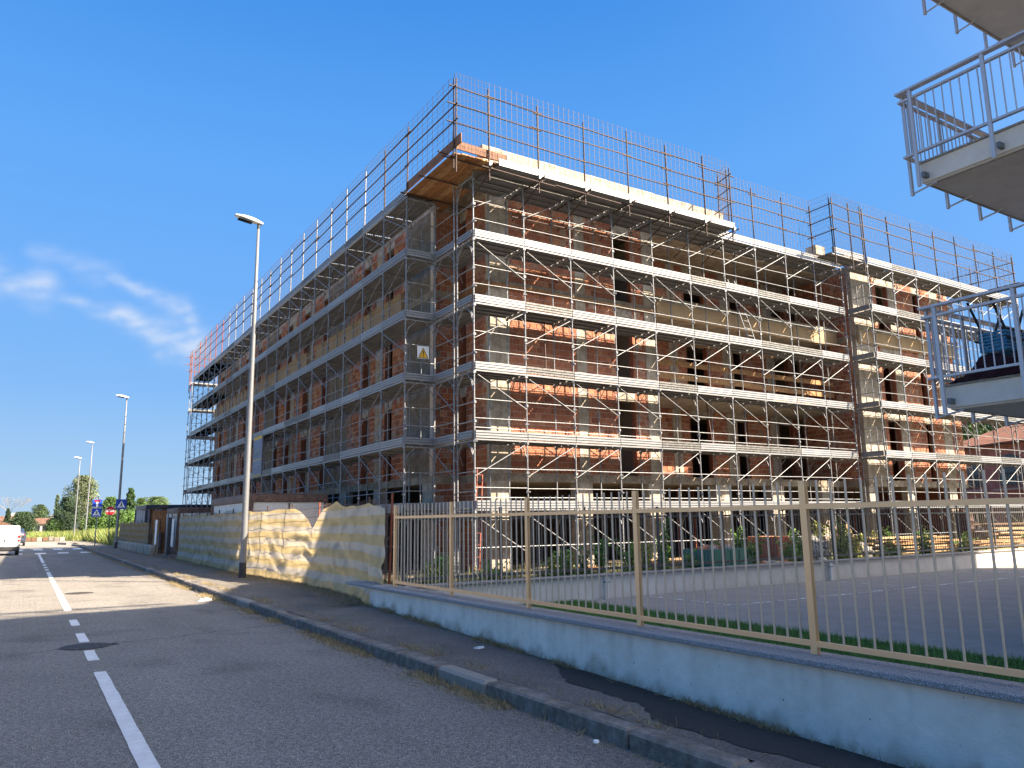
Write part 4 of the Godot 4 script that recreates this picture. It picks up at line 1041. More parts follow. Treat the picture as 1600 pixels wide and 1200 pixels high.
func cloth(z0: float, z1: float, top: Callable, seed_: int, calm: float) -> ArrayMesh:
	var n := FastNoiseLite.new(); n.seed = seed_; n.frequency = 0.45; n.fractal_octaves = 3
	var st := newst(); st.set_smooth_group(1)
	var nz := int((z0 - z1) / 0.09); var ny := 30
	var f := func(i: int, j: int) -> Array:
		var z := lerpf(z0, z1, float(i) / nz); var v := float(j) / ny
		var t: float = top.call(z)
		var wob := n.get_noise_2d(z * 1.1, v * 2.2) 
		var swag := exp(-pow((z + 19.6) / 2.2, 2.0))
		var fold := sin(v * 24.0 - absf(z + 19.3) * 3.2 + wob * 3.0) * 0.045 * swag * smoothstep(0.05, 0.4, v) * (1.0 - 0.6 * v) + (0.5 - absf(sin(v * 8.0 + wob * 3.0 + sin(z * 1.3) * 0.9))) * 0.11 * smoothstep(0.10, 0.7, v) * (0.5 + n.get_noise_2d(z * 0.6, 40.0))
		var x := fence_x(z) - 0.05 - wob * 0.06 * calm - fold * calm - 0.10 * smoothstep(0.78, 1.0, v)
		var y := lerpf(t, 0.135 + 0.03 * n.get_noise_2d(z * 4.0, 3.0), v) + n.get_noise_2d(z * 0.8, v * 2.0 + 20.0) * 0.05 * sin(v * PI)
		return [Vector3(x, y, z + n.get_noise_2d(v * 3.0, z) * 0.05), Vector2(z * 0.25, v + n.get_noise_2d(z * 0.4, v * 0.8 + 60.0) * 0.014 + (1.97 - t) / 1.85 * (1.0 - v))]
	for i in nz:
		for j in ny:
			for k in [[0, 0], [1, 0], [1, 1], [0, 0], [1, 1], [0, 1]]:
				var p: Array = f.call(i + k[0], j + k[1]); st.set_uv(p[1]); st.add_vertex(p[0])
	st.generate_normals(); st.index()
	return st.commit()

func build_cloth_fence():
	var top := func(z: float) -> float:
		var sag := 0.46 * exp(-pow(absf(z + 19.05) / 0.62, 1.5)) 
		return 1.97 - sag + 0.025 * sin(z * 1.7) + 0.012 * sin(z * 5.1) + 0.10 * exp(-pow((z + 17.2) / 0.35, 2.0)) - 0.10 * smoothstep(-15.0, -13.0, z)
	var N := thing("site_fence", "nearer site fence of wire panels hung with sagging yellow and white striped cloth", "fence", Vector3.ZERO)
	put(N, "cloth", cloth(-12.65, -37.6, top, 5, 1.0), M.net)
	var wires := newst(); var z := -12.8
	while z > -37.5:
		stube(wires, Vector3(fence_x(z) + 0.05, 0.15, z), Vector3(fence_x(z) + 0.05, 2.02 + 0.05 * sin(z * 2.0), z), 0.004, true); z -= 0.10
	for k in 9:
		z = -12.8
		while z > -37.2:
			stube(wires, Vector3(fence_x(z) + 0.055, 0.3 + k * 0.21 + 0.02 * sin(z), z), Vector3(fence_x(z - 0.5) + 0.055, 0.3 + k * 0.21 + 0.02 * sin(z - 0.5), z - 0.5), 0.006, true); z -= 0.5
	var wm := MeshInstance3D.new(); wm.name = "wire_grid"; wm.mesh = wires.commit(); wm.material_override = M.wire; wm.set_meta("kind", "stuff"); N.add_child(wm, true)
	for k in 13:
		var pz := -12.9 - k * 2.05
		tube(N, "post", Vector3(fence_x(pz) + 0.10, 0.0, pz), Vector3(fence_x(pz) + 0.10 + rng.randf_range(-0.05, 0.05), 2.12, pz + rng.randf_range(-0.06, 0.06)), 0.021, M.rust if k % 3 else M.red_oxide)
	var Fa := thing("site_fence", "farther site fence with dull yellowed cloth above a row of concrete blocks", "fence", Vector3.ZERO)
	put(Fa, "cloth", cloth(-43.6, -63.5, func(zz): return 1.80 + 0.05 * sin(zz * 1.1) + 0.03 * sin(zz * 3.0), 8, 0.8), M.old_net)
	for k in 11: tube(Fa, "post", Vector3(fence_x(-44.0) + 0.08, 0.0, -43.8 - k * 1.95), Vector3(fence_x(-44.0) + 0.08, 1.95, -43.8 - k * 1.95), 0.021, M.rust)
	for k in 18:
		put(Fa, "foot_block", bev(Vector3(0.40, 0.5, 0.98), 0.03), M.concrete, Transform3D(Basis(Vector3.UP, rng.randf_range(-0.05, 0.05)), Vector3(5.66 + rng.randf_range(-0.02, 0.02), 0.36, -44.3 - k * 1.06)))
	var G := thing("site_gate", "blue-grey sheet metal gate leaf standing ajar between two white boards", "gate", Vector3(5.80, 0.15, -39.9), -0.25)
	box(G, "leaf", Vector3(0, 0.95, 0), Vector3(0.04, 1.75, 1.5), M.gate_blue)
	for k in 7: box(G, "rib", Vector3(-0.028, 0.95, -0.66 + k * 0.22), Vector3(0.016, 1.75, 0.05), M.gate_blue)
	tube(G, "post", Vector3(0, -0.1, 0.8), Vector3(0, 2.0, 0.8), 0.035, M.pole_steel); tube(G, "post", Vector3(0, -0.1, -0.8), Vector3(0, 2.0, -0.8), 0.035, M.pole_steel)
	for q in [[-38.6, "white board hung upright on the near side of the site gate"], [-43.4, "white board hung upright on the far side of the site gate"]]:
		var wb := thing("notice_board", q[1], "board", Vector3(fence_x(q[0]) - 0.17, 0.62, q[0]))
		put(wb, "panel", bev(Vector3(0.02, 1.25, 0.55), 0.004), M.sign_white, Transform3D(Basis(Vector3.RIGHT, 0.03), Vector3(0, 0.65, 0)))
		tube(wb, "stake", Vector3(0.03, -0.6, 0), Vector3(0.03, 1.4, 0), 0.02, M.old_wood)
	var H := thing("timber_shelter", "brown weathered timber shelter on posts behind the site gate", "shelter", Vector3(5.75, 0.1, -45.4))
	for x in [0.0, 0.62]: 
		for zz in [0.0, -0.9]: box(H, "post", Vector3(x, 1.2, zz), Vector3(0.10, 2.45, 0.10), M.old_wood)
	for k in 6: box(H, "board", Vector3(0.31, 1.25 + k * 0.19, 0.06), Vector3(0.66, 0.175, 0.025), M.plank, Basis(Vector3.BACK, rng.randf_range(-0.03, 0.03)))
	box(H, "roof", Vector3(0.1, 2.42, -0.45), Vector3(1.1, 0.04, 1.3), M.old_wood, Basis(Vector3.BACK, 0.18))

# ---------------------------------------------------------------- things along the street
func street_lamp(label: String, at: Vector3, h: float):
	var t := thing("street_lamp", label, "street lamp", at, 0.0, "street lamps along the pavement")
	put(t, "pole", lathe([Vector2(0.088, 0.42), Vector2(0.086, 2.2), Vector2(0.075, 4.8), Vector2(0.062, 7.4), Vector2(0.040, h - 0.1), Vector2(0.0, h - 0.1)], 14), M.pole_steel)
	put(t, "foot_sleeve", lathe([Vector2(0.10, -0.05), Vector2(0.10, 0.40), Vector2(0.095, 0.43), Vector2(0.08, 0.43)], 14), M.pole_foot)
	# lantern: a shallow shell tapering forward, with the dish below and a hinge at the back
	var st := newst(); st.set_smooth_group(1); var nx := 14; var na := 12
	var f := func(i: int, k: int) -> Vector3:
		var u := float(i) / nx; var a := TAU * k / na
		var w := 0.155 * pow(sin(PI * clampf(0.10 + 0.80 * u, 0, 1)), 0.7) * (0.75 + 0.25 * u)
		var up := 0.115 * pow(sin(PI * clampf(0.16 + 0.74 * u, 0, 1)), 0.8)
		var v := sin(a) * (up if sin(a) > 0 else 0.045 * sin(PI * clampf(u + 0.1, 0, 1)))
		return Vector3(0.12 - u * 0.82, v + 0.05 * u, cos(a) * w)
	for i in nx:
		for k in na:
			for q in [[0, 0], [0, 1], [1, 1], [0, 0], [1, 1], [1, 0]]: st.add_vertex(f.call(i + q[0], k + q[1]))
	st.generate_normals(); st.index()
	var ln := put(t, "lantern", st.commit(), M.lantern, Transform3D(Basis(Vector3.BACK, -0.10), Vector3(0, h + 0.02, 0)))
	put(ln, "glass", bev(Vector3(0.42, 0.02, 0.20), 0.008), M.dark_glass, Transform3D(Basis(Vector3.BACK, -0.05), Vector3(-0.40, -0.035, 0)))
	tube(t, "spigot", Vector3(0, h - 0.16, 0), Vector3(0, h + 0.02, 0), 0.042, M.black_plastic)
	return t

func letter(parent: Node, called: String, text: String, size: float, at: Vector3, m: Material, turn := Basis.IDENTITY):
	var tm := TextMesh.new(); var f := SystemFont.new(); f.font_names = PackedStringArray(["Droid Sans"]); f.font_weight = 700
	tm.text = text; tm.font = f; tm.font_size = 64; tm.pixel_size = size / 46.0; tm.depth = 0.006
	put(parent, called, tm, m, Transform3D(turn, at))

func crossing_plate(t: Node3D, at: Vector3, s: float):
	put(t, "plate", bev(Vector3(s, s, 0.02), 0.006), M.sign_blue, Transform3D(Basis.IDENTITY, at))
	put(t, "triangle", prism(PackedVector2Array([Vector2(-s * 0.38, -s * 0.34), Vector2(s * 0.38, -s * 0.34), Vector2(0, s * 0.36)]), 0.006), M.sign_white, Transform3D(Basis.IDENTITY, at + Vector3(0, 0, 0.014)))
	# walker and stripes
	put(t, "walker", prism(PackedVector2Array([Vector2(-0.05, 0.10), Vector2(0.05, 0.10), Vector2(0.10, -0.02), Vector2(0.05, -0.02), Vector2(0.12, -0.24), Vector2(0.06, -0.24), Vector2(0.0, -0.10), Vector2(-0.08, -0.24), Vector2(-0.14, -0.22), Vector2(-0.05, -0.05)]) * Transform2D(0.0, Vector2(s, s), 0.0, Vector2.ZERO), 0.006), M.sign_black, Transform3D(Basis.IDENTITY, at + Vector3(0, 0, 0.019)))
	put(t, "walker_head", lathe([Vector2(0.0, 0.003), Vector2(s * 0.045, 0.003), Vector2(s * 0.045, -0.003)], 10), M.sign_black, Transform3D(Basis(Vector3.RIGHT, PI / 2), at + Vector3(0, s * 0.15, 0.019)))
	for k in 3: box(t, "stripe", at + Vector3((k - 1) * s * 0.17, -s * 0.30, 0.019), Vector3(s * 0.09, s * 0.045, 0.006), M.sign_black)

func build_street_things():
	street_lamp("tall grey street lamp in front of the striped cloth fence, nearest of all", Vector3(5.26, 0.12, -22.70), 10.42)
	street_lamp("second street lamp, carrying a blue crossing sign at the end of the dull cloth fence", Vector3(5.27, 0.12, -58.6), 10.2)
	street_lamp("pale thin street lamp by the field, the taller-looking of the far two", Vector3(6.0, 0.1, -103.0), 11.2)
	street_lamp("farthest street lamp by the field, in front of the big grey-green tree", Vector3(5.2, 0.1, -110.3), 9.9)
	var s := thing("crossing_sign", "blue pedestrian crossing sign fixed to the second street lamp", "sign", Vector3(5.40, 3.05, -58.46))
	crossing_plate(s, Vector3.ZERO, 0.66)
	for y in [-0.2, 0.2]: box(s, "clamp", Vector3(-0.13, y, -0.06), Vector3(0.2, 0.04, 0.12), M.pole_steel)
	s = thing("sign_post", "grey post with a blue dead-end sign above a blue crossing sign", "sign", Vector3(4.55, 0.1, -67.2))
	tube(s, "post", Vector3(0.05, 0, 0), Vector3(0.05, 3.75, 0), 0.04, M.pole_steel)
	crossing_plate(s, Vector3(0, 2.55, 0.06), 0.66)
	put(s, "dead_end_plate", bev(Vector3(0.66, 0.62, 0.02), 0.006), M.sign_blue, Transform3D(Basis.IDENTITY, Vector3(0, 3.25, 0.06)))
	box(s, "road_symbol", Vector3(0, 3.16, 0.074), Vector3(0.14, 0.36, 0.008), M.sign_white)
	box(s, "bar_symbol", Vector3(0, 3.41, 0.074), Vector3(0.40, 0.13, 0.008), M.sign_red)
	for e in [[0.66, 0.34, 2.55], [0.66, 0.32, 3.25]]:
		for q in [-1, 1]: box(s, "border", Vector3(0, e[2] + q * (e[1] - 0.02), 0.0725), Vector3(0.62, 0.014, 0.004), M.sign_white)
	s = thing("stop_sign", "round red stop sign on a dark green post at the fence corner", "sign", Vector3(5.42, 0.1, -66.4))
	tube(s, "post", Vector3(0.03, 0, 0), Vector3(-0.03, 3.0, 0), 0.035, M.green_pole)
	var oct := PackedVector2Array(); var oct2 := PackedVector2Array()
	for k in 8: oct.append(Vector2.from_angle(TAU * (k + 0.5) / 8) * 0.36); oct2.append(Vector2.from_angle(TAU * (k + 0.5) / 8) * 0.348)
	put(s, "plate", prism(oct, 0.02), M.sign_white, Transform3D(Basis.IDENTITY, Vector3(0, 2.65, 0.05)))
	put(s, "face", prism(oct2, 0.006), M.sign_red, Transform3D(Basis.IDENTITY, Vector3(0, 2.65, 0.064)))
	letter(s, "lettering", "STOP", 0.165, Vector3(0, 2.65, 0.071), M.sign_white)
	white_van(); dark_car()
	var p := thing("paper_scrap", "crumpled white scrap of paper lying on the road by the kerb", "litter", Vector3(3.40, 0.0, -17.9), 0.4)
	put(p, "sheet", rumple(0.27, 0.15, 0.07, 31), M.paper)
	p = thing("paper_scrap", "flat white scrap lying on the pavement near the white wall", "litter", Vector3(4.75, walk_height(4.75, -8.4) + 0.006, -8.4), 0.9)
	put(p, "sheet", rumple(0.16, 0.09, 0.02, 12), M.paper)
	p = thing("bottle_cap", "small round white cap lying in the gutter at the kerb", "litter", Vector3(3.66, 0.0, -4.75), 0.0)
	put(p, "cap", lathe([Vector2(0.0, 0.018), Vector2(0.018, 0.018), Vector2(0.022, 0.012), Vector2(0.022, 0.0)], 14), M.paper)

func wheel(t: Node3D, at: Vector3, r: float, w: float):
	var b := Basis(Vector3.BACK, PI / 2)
	var q := put(t, "wheel", lathe([Vector2(r * 0.62, -w / 2), Vector2(r * 0.94, -w / 2), Vector2(r, -w * 0.3), Vector2(r, w * 0.3), Vector2(r * 0.94, w / 2), Vector2(r * 0.62, w / 2)], 22), M.tyre, Transform3D(b, at))
	put(q, "rim", lathe([Vector2(0.0, -w * 0.42), Vector2(r * 0.6, -w * 0.42), Vector2(r * 0.64, -w * 0.3), Vector2(r * 0.64, w * 0.3), Vector2(r * 0.6, w * 0.42), Vector2(0.0, w * 0.42)], 18), M.pole_steel)

# a body lofted through cross-sections: [z, half width at the sill, half width at the roof, floor, waist, roof]
func car_body(secs: Array) -> ArrayMesh:
	var st := newst(); st.set_smooth_group(1)
	var ring := func(s: Array) -> Array:
		var o := []; var prof := [Vector2(0.0, s[3]), Vector2(s[1] * 0.93, s[3]), Vector2(s[1], s[3] + 0.12), Vector2(s[1] * 1.01, (s[3] + s[4]) / 2), Vector2(s[1], s[4]), Vector2(lerpf(s[1], s[2], 0.75), lerpf(s[4], s[5], 0.7)), Vector2(s[2], s[5] - 0.07), Vector2(s[2] * 0.90, s[5] - 0.01), Vector2(0.0, s[5])]
		for p in prof: o.append(Vector3(p.x, p.y, s[0]))
		for i in range(prof.size() - 2, 0, -1): o.append(Vector3(-prof[i].x, prof[i].y, s[0]))
		return o
	for i in secs.size() - 1:
		var a: Array = ring.call(secs[i]); var b: Array = ring.call(secs[i + 1]); var n := a.size()
		for k in n:
			for v in [a[k], a[(k + 1) % n], b[(k + 1) % n], a[k], b[(k + 1) % n], b[k]]: st.add_vertex(v)
	for e in 2:
		var a: Array = ring.call(secs[0 if e == 0 else -1]); var c := Vector3(0, (secs[0 if e == 0 else -1][3] + secs[0 if e == 0 else -1][5]) / 2, a[0].z)
		for k in a.size():
			var v := [c, a[(k + 1) % a.size()], a[k]] if e == 0 else [c, a[k], a[(k + 1) % a.size()]]
			for p in v: st.add_vertex(p)
	st.generate_normals(); st.index()
	return st.commit()

func white_van():
	var t := thing("white_van", "small white delivery van seen from behind at the left edge of the road", "van", Vector3(-1.02, 0.0, -56.1), 0.0)
	# local z: the rear is at +1.95, the nose at -1.95
	put(t, "body", car_body([[1.93, 0.80, 0.72, 0.42, 0.95, 1.66], [1.96, 0.79, 0.71, 0.46, 0.95, 1.64], [1.90, 0.84, 0.76, 0.32, 0.98, 1.71], [0.6, 0.85, 0.78, 0.26, 0.98, 1.74], [-0.3, 0.85, 0.76, 0.26, 0.98, 1.72], [-1.0, 0.85, 0.72, 0.26, 0.98, 1.34], [-1.75, 0.80, 0.74, 0.28, 0.85, 0.98], [-1.95, 0.70, 0.66, 0.34, 0.62, 0.80]].slice(2)), M.van_white)
	for sx in [-1, 1]:
		put(t, "rear_door", bev(Vector3(0.70, 1.14, 0.035), 0.014), M.van_white, Transform3D(Basis(Vector3.RIGHT, -0.035), Vector3(sx * 0.362, 1.05, 1.905)))
		put(t, "tail_light", bev(Vector3(0.11, 0.36, 0.10), 0.02), M.lamp_red, Transform3D(Basis.IDENTITY, Vector3(sx * 0.79, 0.98, 1.90)))
		box(t, "reversing_light", Vector3(sx * 0.79, 0.95, 1.952), Vector3(0.09, 0.08, 0.008), M.lamp_clear)
		for y in [0.70, 1.40]: box(t, "hinge", Vector3(sx * 0.715, y, 1.925), Vector3(0.03, 0.09, 0.04), M.van_white)
		wheel(t, Vector3(sx * 0.74, 0.29, 1.25), 0.29, 0.19); wheel(t, Vector3(sx * 0.74, 0.29, -1.25), 0.29, 0.19)
	put(t, "bumper", bev(Vector3(1.72, 0.26, 0.22), 0.05), M.black_plastic, Transform3D(Basis.IDENTITY, Vector3(0, 0.38, 1.92)))
	box(t, "door_gap", Vector3(0, 1.05, 1.913), Vector3(0.012, 1.12, 0.03), M.black_plastic)
	put(t, "handle", bev(Vector3(0.07, 0.17, 0.03), 0.01), M.black_plastic, Transform3D(Basis.IDENTITY, Vector3(0.10, 0.86, 1.935)))
	box(t, "emblem", Vector3(0.42, 0.86, 1.935), Vector3(0.20, 0.03, 0.01), M.pole_steel)
	put(t, "number_plate", bev(Vector3(0.46, 0.11, 0.012), 0.003), M.sign_white, Transform3D(Basis.IDENTITY, Vector3(-0.10, 0.64, 1.94)))
	box(t, "number_plate_band", Vector3(-0.31, 0.64, 1.947), Vector3(0.04, 0.10, 0.004), M.sign_blue)
	box(t, "brake_light", Vector3(0, 1.66, 1.88), Vector3(0.22, 0.03, 0.03), M.lamp_red)
	box(t, "windscreen", Vector3(0, 1.33, -0.69), Vector3(1.30, 0.62, 0.02), M.dark_glass, Basis(Vector3.RIGHT, 1.06))
	for sx in [-1, 1]: put(t, "mirror", bev(Vector3(0.14, 0.18, 0.08), 0.02), M.black_plastic, Transform3D(Basis.IDENTITY, Vector3(sx * 0.97, 1.05, -0.55)))

func dark_car():
	var t := thing("dark_car", "dark blue car parked beyond the white van", "car", Vector3(-0.72, 0.0, -83.0), 0.0)
	put(t, "body", car_body([[1.95, 0.72, 0.60, 0.42, 0.82, 1.02], [1.80, 0.84, 0.66, 0.28, 0.90, 1.22], [1.1, 0.87, 0.66, 0.24, 0.92, 1.46], [0.1, 0.87, 0.66, 0.24, 0.92, 1.50], [-0.6, 0.87, 0.64, 0.24, 0.92, 1.34], [-1.1, 0.86, 0.72, 0.24, 0.88, 1.00], [-1.9, 0.76, 0.66, 0.30, 0.66, 0.82]]), M.car_navy)
	box(t, "rear_window", Vector3(0, 1.22, 1.55), Vector3(1.12, 0.42, 0.02), M.dark_glass, Basis(Vector3.RIGHT, -0.85))
	for sx in [-1, 1]:
		put(t, "tail_light", bev(Vector3(0.2, 0.24, 0.10), 0.02), M.lamp_red, Transform3D(Basis.IDENTITY, Vector3(sx * 0.66, 0.92, 1.85)))
		box(t, "side_window", Vector3(sx * 0.785, 1.18, 0.3), Vector3(0.02, 0.34, 1.7), M.dark_glass, Basis(Vector3.BACK, sx * 0.38))
		put(t, "mirror", bev(Vector3(0.16, 0.12, 0.08), 0.02), M.car_navy, Transform3D(Basis.IDENTITY, Vector3(sx * 0.94, 1.02, -0.6)))
		wheel(t, Vector3(sx * 0.76, 0.30, 1.25), 0.30, 0.2); wheel(t, Vector3(sx * 0.76, 0.30, -1.25), 0.30, 0.2)
	put(t, "bumper", bev(Vector3(1.64, 0.24, 0.16), 0.04), M.car_navy, Transform3D(Basis.IDENTITY, Vector3(0, 0.46, 1.92)))
	put(t, "number_plate", bev(Vector3(0.46, 0.11, 0.012), 0.003), M.sign_white, Transform3D(Basis.IDENTITY, Vector3(0, 0.62, 2.005)))

# ---------------------------------------------------------------- the building site
func hut(label: String, at: Vector3, size: Vector3, panel: Material, trim: Material, turn := 0.0, windows := true) -> Node3D:
	var t := thing("site_hut", label, "site hut", at, turn)
	box(t, "wall", Vector3(0, size.y / 2, 0), size, panel)
	put(t, "roof_edge", bev(Vector3(size.x + 0.12, 0.24, size.z + 0.12), 0.02), trim, Transform3D(Basis.IDENTITY, Vector3(0, size.y + 0.06, 0)))
	put(t, "roof", bev(Vector3(size.x + 0.02, 0.05, size.z + 0.02), 0.01), trim, Transform3D(Basis.IDENTITY, Vector3(0, size.y + 0.2, 0)))
	for sx in [-1, 1]:
		for sz in [-1, 1]: box(t, "corner_post", Vector3(sx * size.x / 2, size.y / 2 - 0.03, sz * size.z / 2), Vector3(0.14, size.y - 0.05, 0.14), trim)
	var nf := int(size.x / 1.2)
	for k in range(1, nf): box(t, "seam", Vector3(-size.x / 2 + size.x * k / nf, size.y / 2 - 0.04, size.z / 2 + 0.012), Vector3(0.05, size.y - 0.1, 0.03), trim if k == 1 else M.hut_white)
	var ns := int(size.z / 1.2)
	for k in range(1, ns): box(t, "seam", Vector3(-size.x / 2 - 0.008, size.y / 2 - 0.04, -size.z / 2 + size.z * k / ns), Vector3(0.025, size.y - 0.1, 0.04), M.hut_white)
	if windows:
		var w := box(t, "window", Vector3(-size.x / 2 - 0.015, size.y * 0.62, 0.6), Vector3(0.03, 0.8, 1.0), M.dark_glass)
	return t

func build_site_things():
	hut("white site hut with a brown roof edge just behind the nearer cloth fence", Vector3(7.5, 0.1, -29.2), Vector3(2.52, 2.28, 6.0), M.hut_white, M.hut_brown)
	hut("smaller white hut with a brown roof edge, second from the street lamp", Vector3(8.4, 0.1, -47.2), Vector3(2.9, 2.22, 4.6), M.hut_white, M.hut_brown)
	hut("long grey-blue container with navy frame behind the dull cloth fence", Vector3(9.4, 0.1, -62.5), Vector3(4.6, 2.72, 6.0), M.hut_grey, M.hut_navy, 0.0, false)
	# what lies about along the building's yard side
	var bricks := []
	for q in [[19.6, -16.3, "orange stack of hollow blocks on a pallet behind the dark railing, nearest the white sacks"], [17.9, -16.6, "low broken stack of orange blocks among weeds, left of the white sacks"]]:
		var t := thing("block_stack", q[2], "bricks", Vector3(q[0], 0.12, q[1]), 0.2, "")
		for k in 3: box(t, "pallet_board", Vector3(0, 0.11, -0.4 + k * 0.4), Vector3(1.2, 0.025, 0.14), M.old_wood)
		for k in 3: box(t, "pallet_bearer", Vector3(-0.5 + k * 0.5, 0.05, 0), Vector3(0.1, 0.095, 1.0), M.old_wood)
		var rows := 4 if q[0] > 19 else 2
		for r in rows:
			for i in 5:
				for j in 4:
					if r == rows - 1 and rng.randf() < 0.35: continue
					put(t, "block", brick_meshes[0], M["clay_%d" % [0, 2, 4, 5][rng.randi() % 4]], Transform3D(Basis(Vector3.UP, rng.randf_range(-0.04, 0.04)) * Basis.from_scale(Vector3(0.225, 0.19, 0.24)), Vector3(-0.47 + i * 0.235, 0.222 + r * 0.194, -0.375 + j * 0.25)))
	for q in [[21.3, -16.2, 0.55, "bulging white builder's sack between orange blocks and timber"], [20.6, -15.7, 0.42, "slumped white sack in front of the taller one"], [23.2, -15.8, 0.40, "low white sack beside the leaning yellow boards"], [33.0, -15.6, 0.55, "pale sack lying at the right end of the dark railing"]]:
		var t := thing("sack", q[3], "sack", Vector3(q[0], 0.1, q[1]), rng.randf() * 3.0)
		var st := newst(); st.set_smooth_group(1); var nz := FastNoiseLite.new(); nz.seed = int(q[0] * 10); nz.frequency = 1.3
		var f := func(i: int, k: int) -> Vector3:
			var v := i / 12.0; var a := TAU * (k % 16) / 16.0
			var r: float = q[2] * (pow(sin(PI * clampf(0.12 + v * 0.86, 0, 1)), 0.55)) * (1.0 + 0.5 * nz.get_noise_3d(cos(a) * 1.4, v * 2.0, sin(a) * 1.4))
			return Vector3(cos(a) * r, v * q[2] * 1.7, sin(a) * r)
		for i in 12:
			for k in 16:
				for e in [[0, 0], [0, 1], [1, 1], [0, 0], [1, 1], [1, 0]]: st.add_vertex(f.call(i + e[0], k + e[1]))
		st.generate_normals(); st.index()
		put(t, "bag", st.commit(), M.sack)
		tube(t, "loop", Vector3(-0.15, q[2] * 1.55, 0), Vector3(0.12, q[2] * 1.75, 0.05), 0.02, M.sack)
	var piles := [[25.6, -15.4, 3.8, 8, "stack of yellow planks behind the dark railing, left of the rusty drum"], [28.8, -14.6, 3.4, 6, "low stack of weathered planks under the larger timber heap"], [32.6, -15.4, 4.2, 12, "tall heap of pale timber at the right, by the rusty drum"], [16.0, -17.0, 2.6, 3, "few brown boards lying in weeds beside the broken block stack"], [12.6, -17.4, 2.0, 2, "two boards lying under the scaffold near the corner column"]]
	for q in piles:
		var t := thing("timber_stack", q[4], "timber", Vector3(q[0], 0.1, q[1]), rng.randf_range(-0.15, 0.15))
		for k in 2: box(t, "bearer", Vector3(-q[2] * 0.3 + k * q[2] * 0.6, 0.05, 0), Vector3(0.1, 0.1, 1.0), M.old_wood)
		for r in q[3]:
			for j in 4:
				if rng.randf() < 0.12: continue
				put(t, "plank", unit_box, [M.timber, M.plank_pale, M.timber, M.old_wood][rng.randi() % 4], Transform3D(Basis(Vector3.UP, rng.randf_range(-0.05, 0.05)) * Basis.from_scale(Vector3(q[2] * rng.randf_range(0.8, 1.0), 0.05, 0.2)), Vector3(rng.randf_range(-0.2, 0.2), 0.13 + r * (0.09 if r % 2 else 0.085), -0.38 + j * 0.25)))
	for q in [[21.9, -15.5, 0.28, "yellow board leaning upright by the white sacks"], [22.8, -15.6, 0.36, "second yellow board leaning upright, to the right of the sacks"]]:
		var t := thing("board", q[3], "board", Vector3(q[0], 0.1, q[1]), 0.0)
		put(t, "plank", bev(Vector3(0.15, 1.35, 0.03), 0.004), M.plank_pale, Transform3D(Basis(Vector3.BACK, q[2]) * Basis(Vector3.RIGHT, -0.2), Vector3(0, 0.62, 0)))
	var d := thing("drum", "rusty brown steel drum standing on the timber heap at the right", "drum", Vector3(30.2, 0.75, -16.0), 0.0)
	put(d, "shell", lathe([Vector2(0.0, 0.0), Vector2(0.29, 0.0), Vector2(0.30, 0.02), Vector2(0.29, 0.3), Vector2(0.305, 0.31), Vector2(0.29, 0.33), Vector2(0.29, 0.6), Vector2(0.305, 0.61), Vector2(0.29, 0.63), Vector2(0.29, 0.87), Vector2(0.30, 0.89), Vector2(0.28, 0.89), Vector2(0.27, 0.87), Vector2(0.0, 0.87)], 20), M.barrel)
	d = thing("green_crate", "dark green plastic skip of rubble in the weeds behind the railing", "skip", Vector3(15.6, 0.1, -14.8), 0.1)
	for s in [[Vector3(0, 0.35, -0.45), Vector3(1.7, 0.7, 0.05)], [Vector3(0, 0.35, 0.45), Vector3(1.7, 0.7, 0.05)], [Vector3(-0.83, 0.35, 0), Vector3(0.05, 0.7, 0.85)], [Vector3(0.83, 0.35, 0), Vector3(0.05, 0.7, 0.85)]]: box(d, "side", s[0], s[1], M.bin_green)
	box(d, "bottom", Vector3(0, 0.03, 0), Vector3(1.6, 0.05, 0.84), M.bin_green)
	for k in 5: box(d, "rib", Vector3(-0.7 + k * 0.35, 0.35, 0.485), Vector3(0.05, 0.66, 0.02), M.bin_green)
	for k in 7: put(d, "rubble", bev(Vector3(0.25, 0.18, 0.2), 0.04), [M.clay_2, M.concrete, M.clay_5][k % 3], Transform3D(Basis.from_euler(Vector3(k, k * 2.0, k * 0.7)), Vector3(-0.6 + k * 0.2, 0.68, sin(k * 2.0) * 0.25)))
	var rb := thing("rubble_heap", "low heap of broken concrete and blocks below the dark railing", "rubble", Vector3(17.2, 0.1, -14.4))
	for k in 46:
		put(rb, "lump", bev(Vector3(rng.randf_range(0.12, 0.35), rng.randf_range(0.08, 0.2), rng.randf_range(0.1, 0.28)), 0.03), [M.concrete, M.clay_2, M.cream, M.clay_5][rng.randi() % 4], Transform3D(Basis.from_euler(Vector3(rng.randf() * 0.6, rng.randf() * 6.0, rng.randf() * 0.6)), Vector3(rng.randf_range(-1.6, 1.8), 0.06 + rng.randf() * 0.22, rng.randf_range(-0.6, 0.6))))
	# weeds and young shrubs along the wall, each rooted by itself
	var kinds := ["tall leafy weed behind the dark railing, %s from the left", "bushy green weed behind the dark railing, %s from the left", "yellowing weed behind the dark railing, %s from the left"]
	for k in 44:
		var x := 6.6 + k * 0.62 + rng.randf_range(-0.2, 0.2); var z := -13.3 - rng.randf_range(0.1, 3.2)
		var hgt := rng.randf_range(0.55, 1.35) * (1.2 if k > 9 and k < 26 else 1.0)
		var kd := rng.randi() % 3
		weed(kinds[kd] % ordinal(k), Vector3(x, 0.08, z), hgt, rng.randf_range(0.28, 0.5), k, [Color(0.10, 0.20, 0.03), Color(0.14, 0.27, 0.04), Color(0.27, 0.30, 0.07)][kd], ["tall weeds along the dark railing", "bushy weeds under the scaffold", "yellowing weeds by the yard wall"][kd])

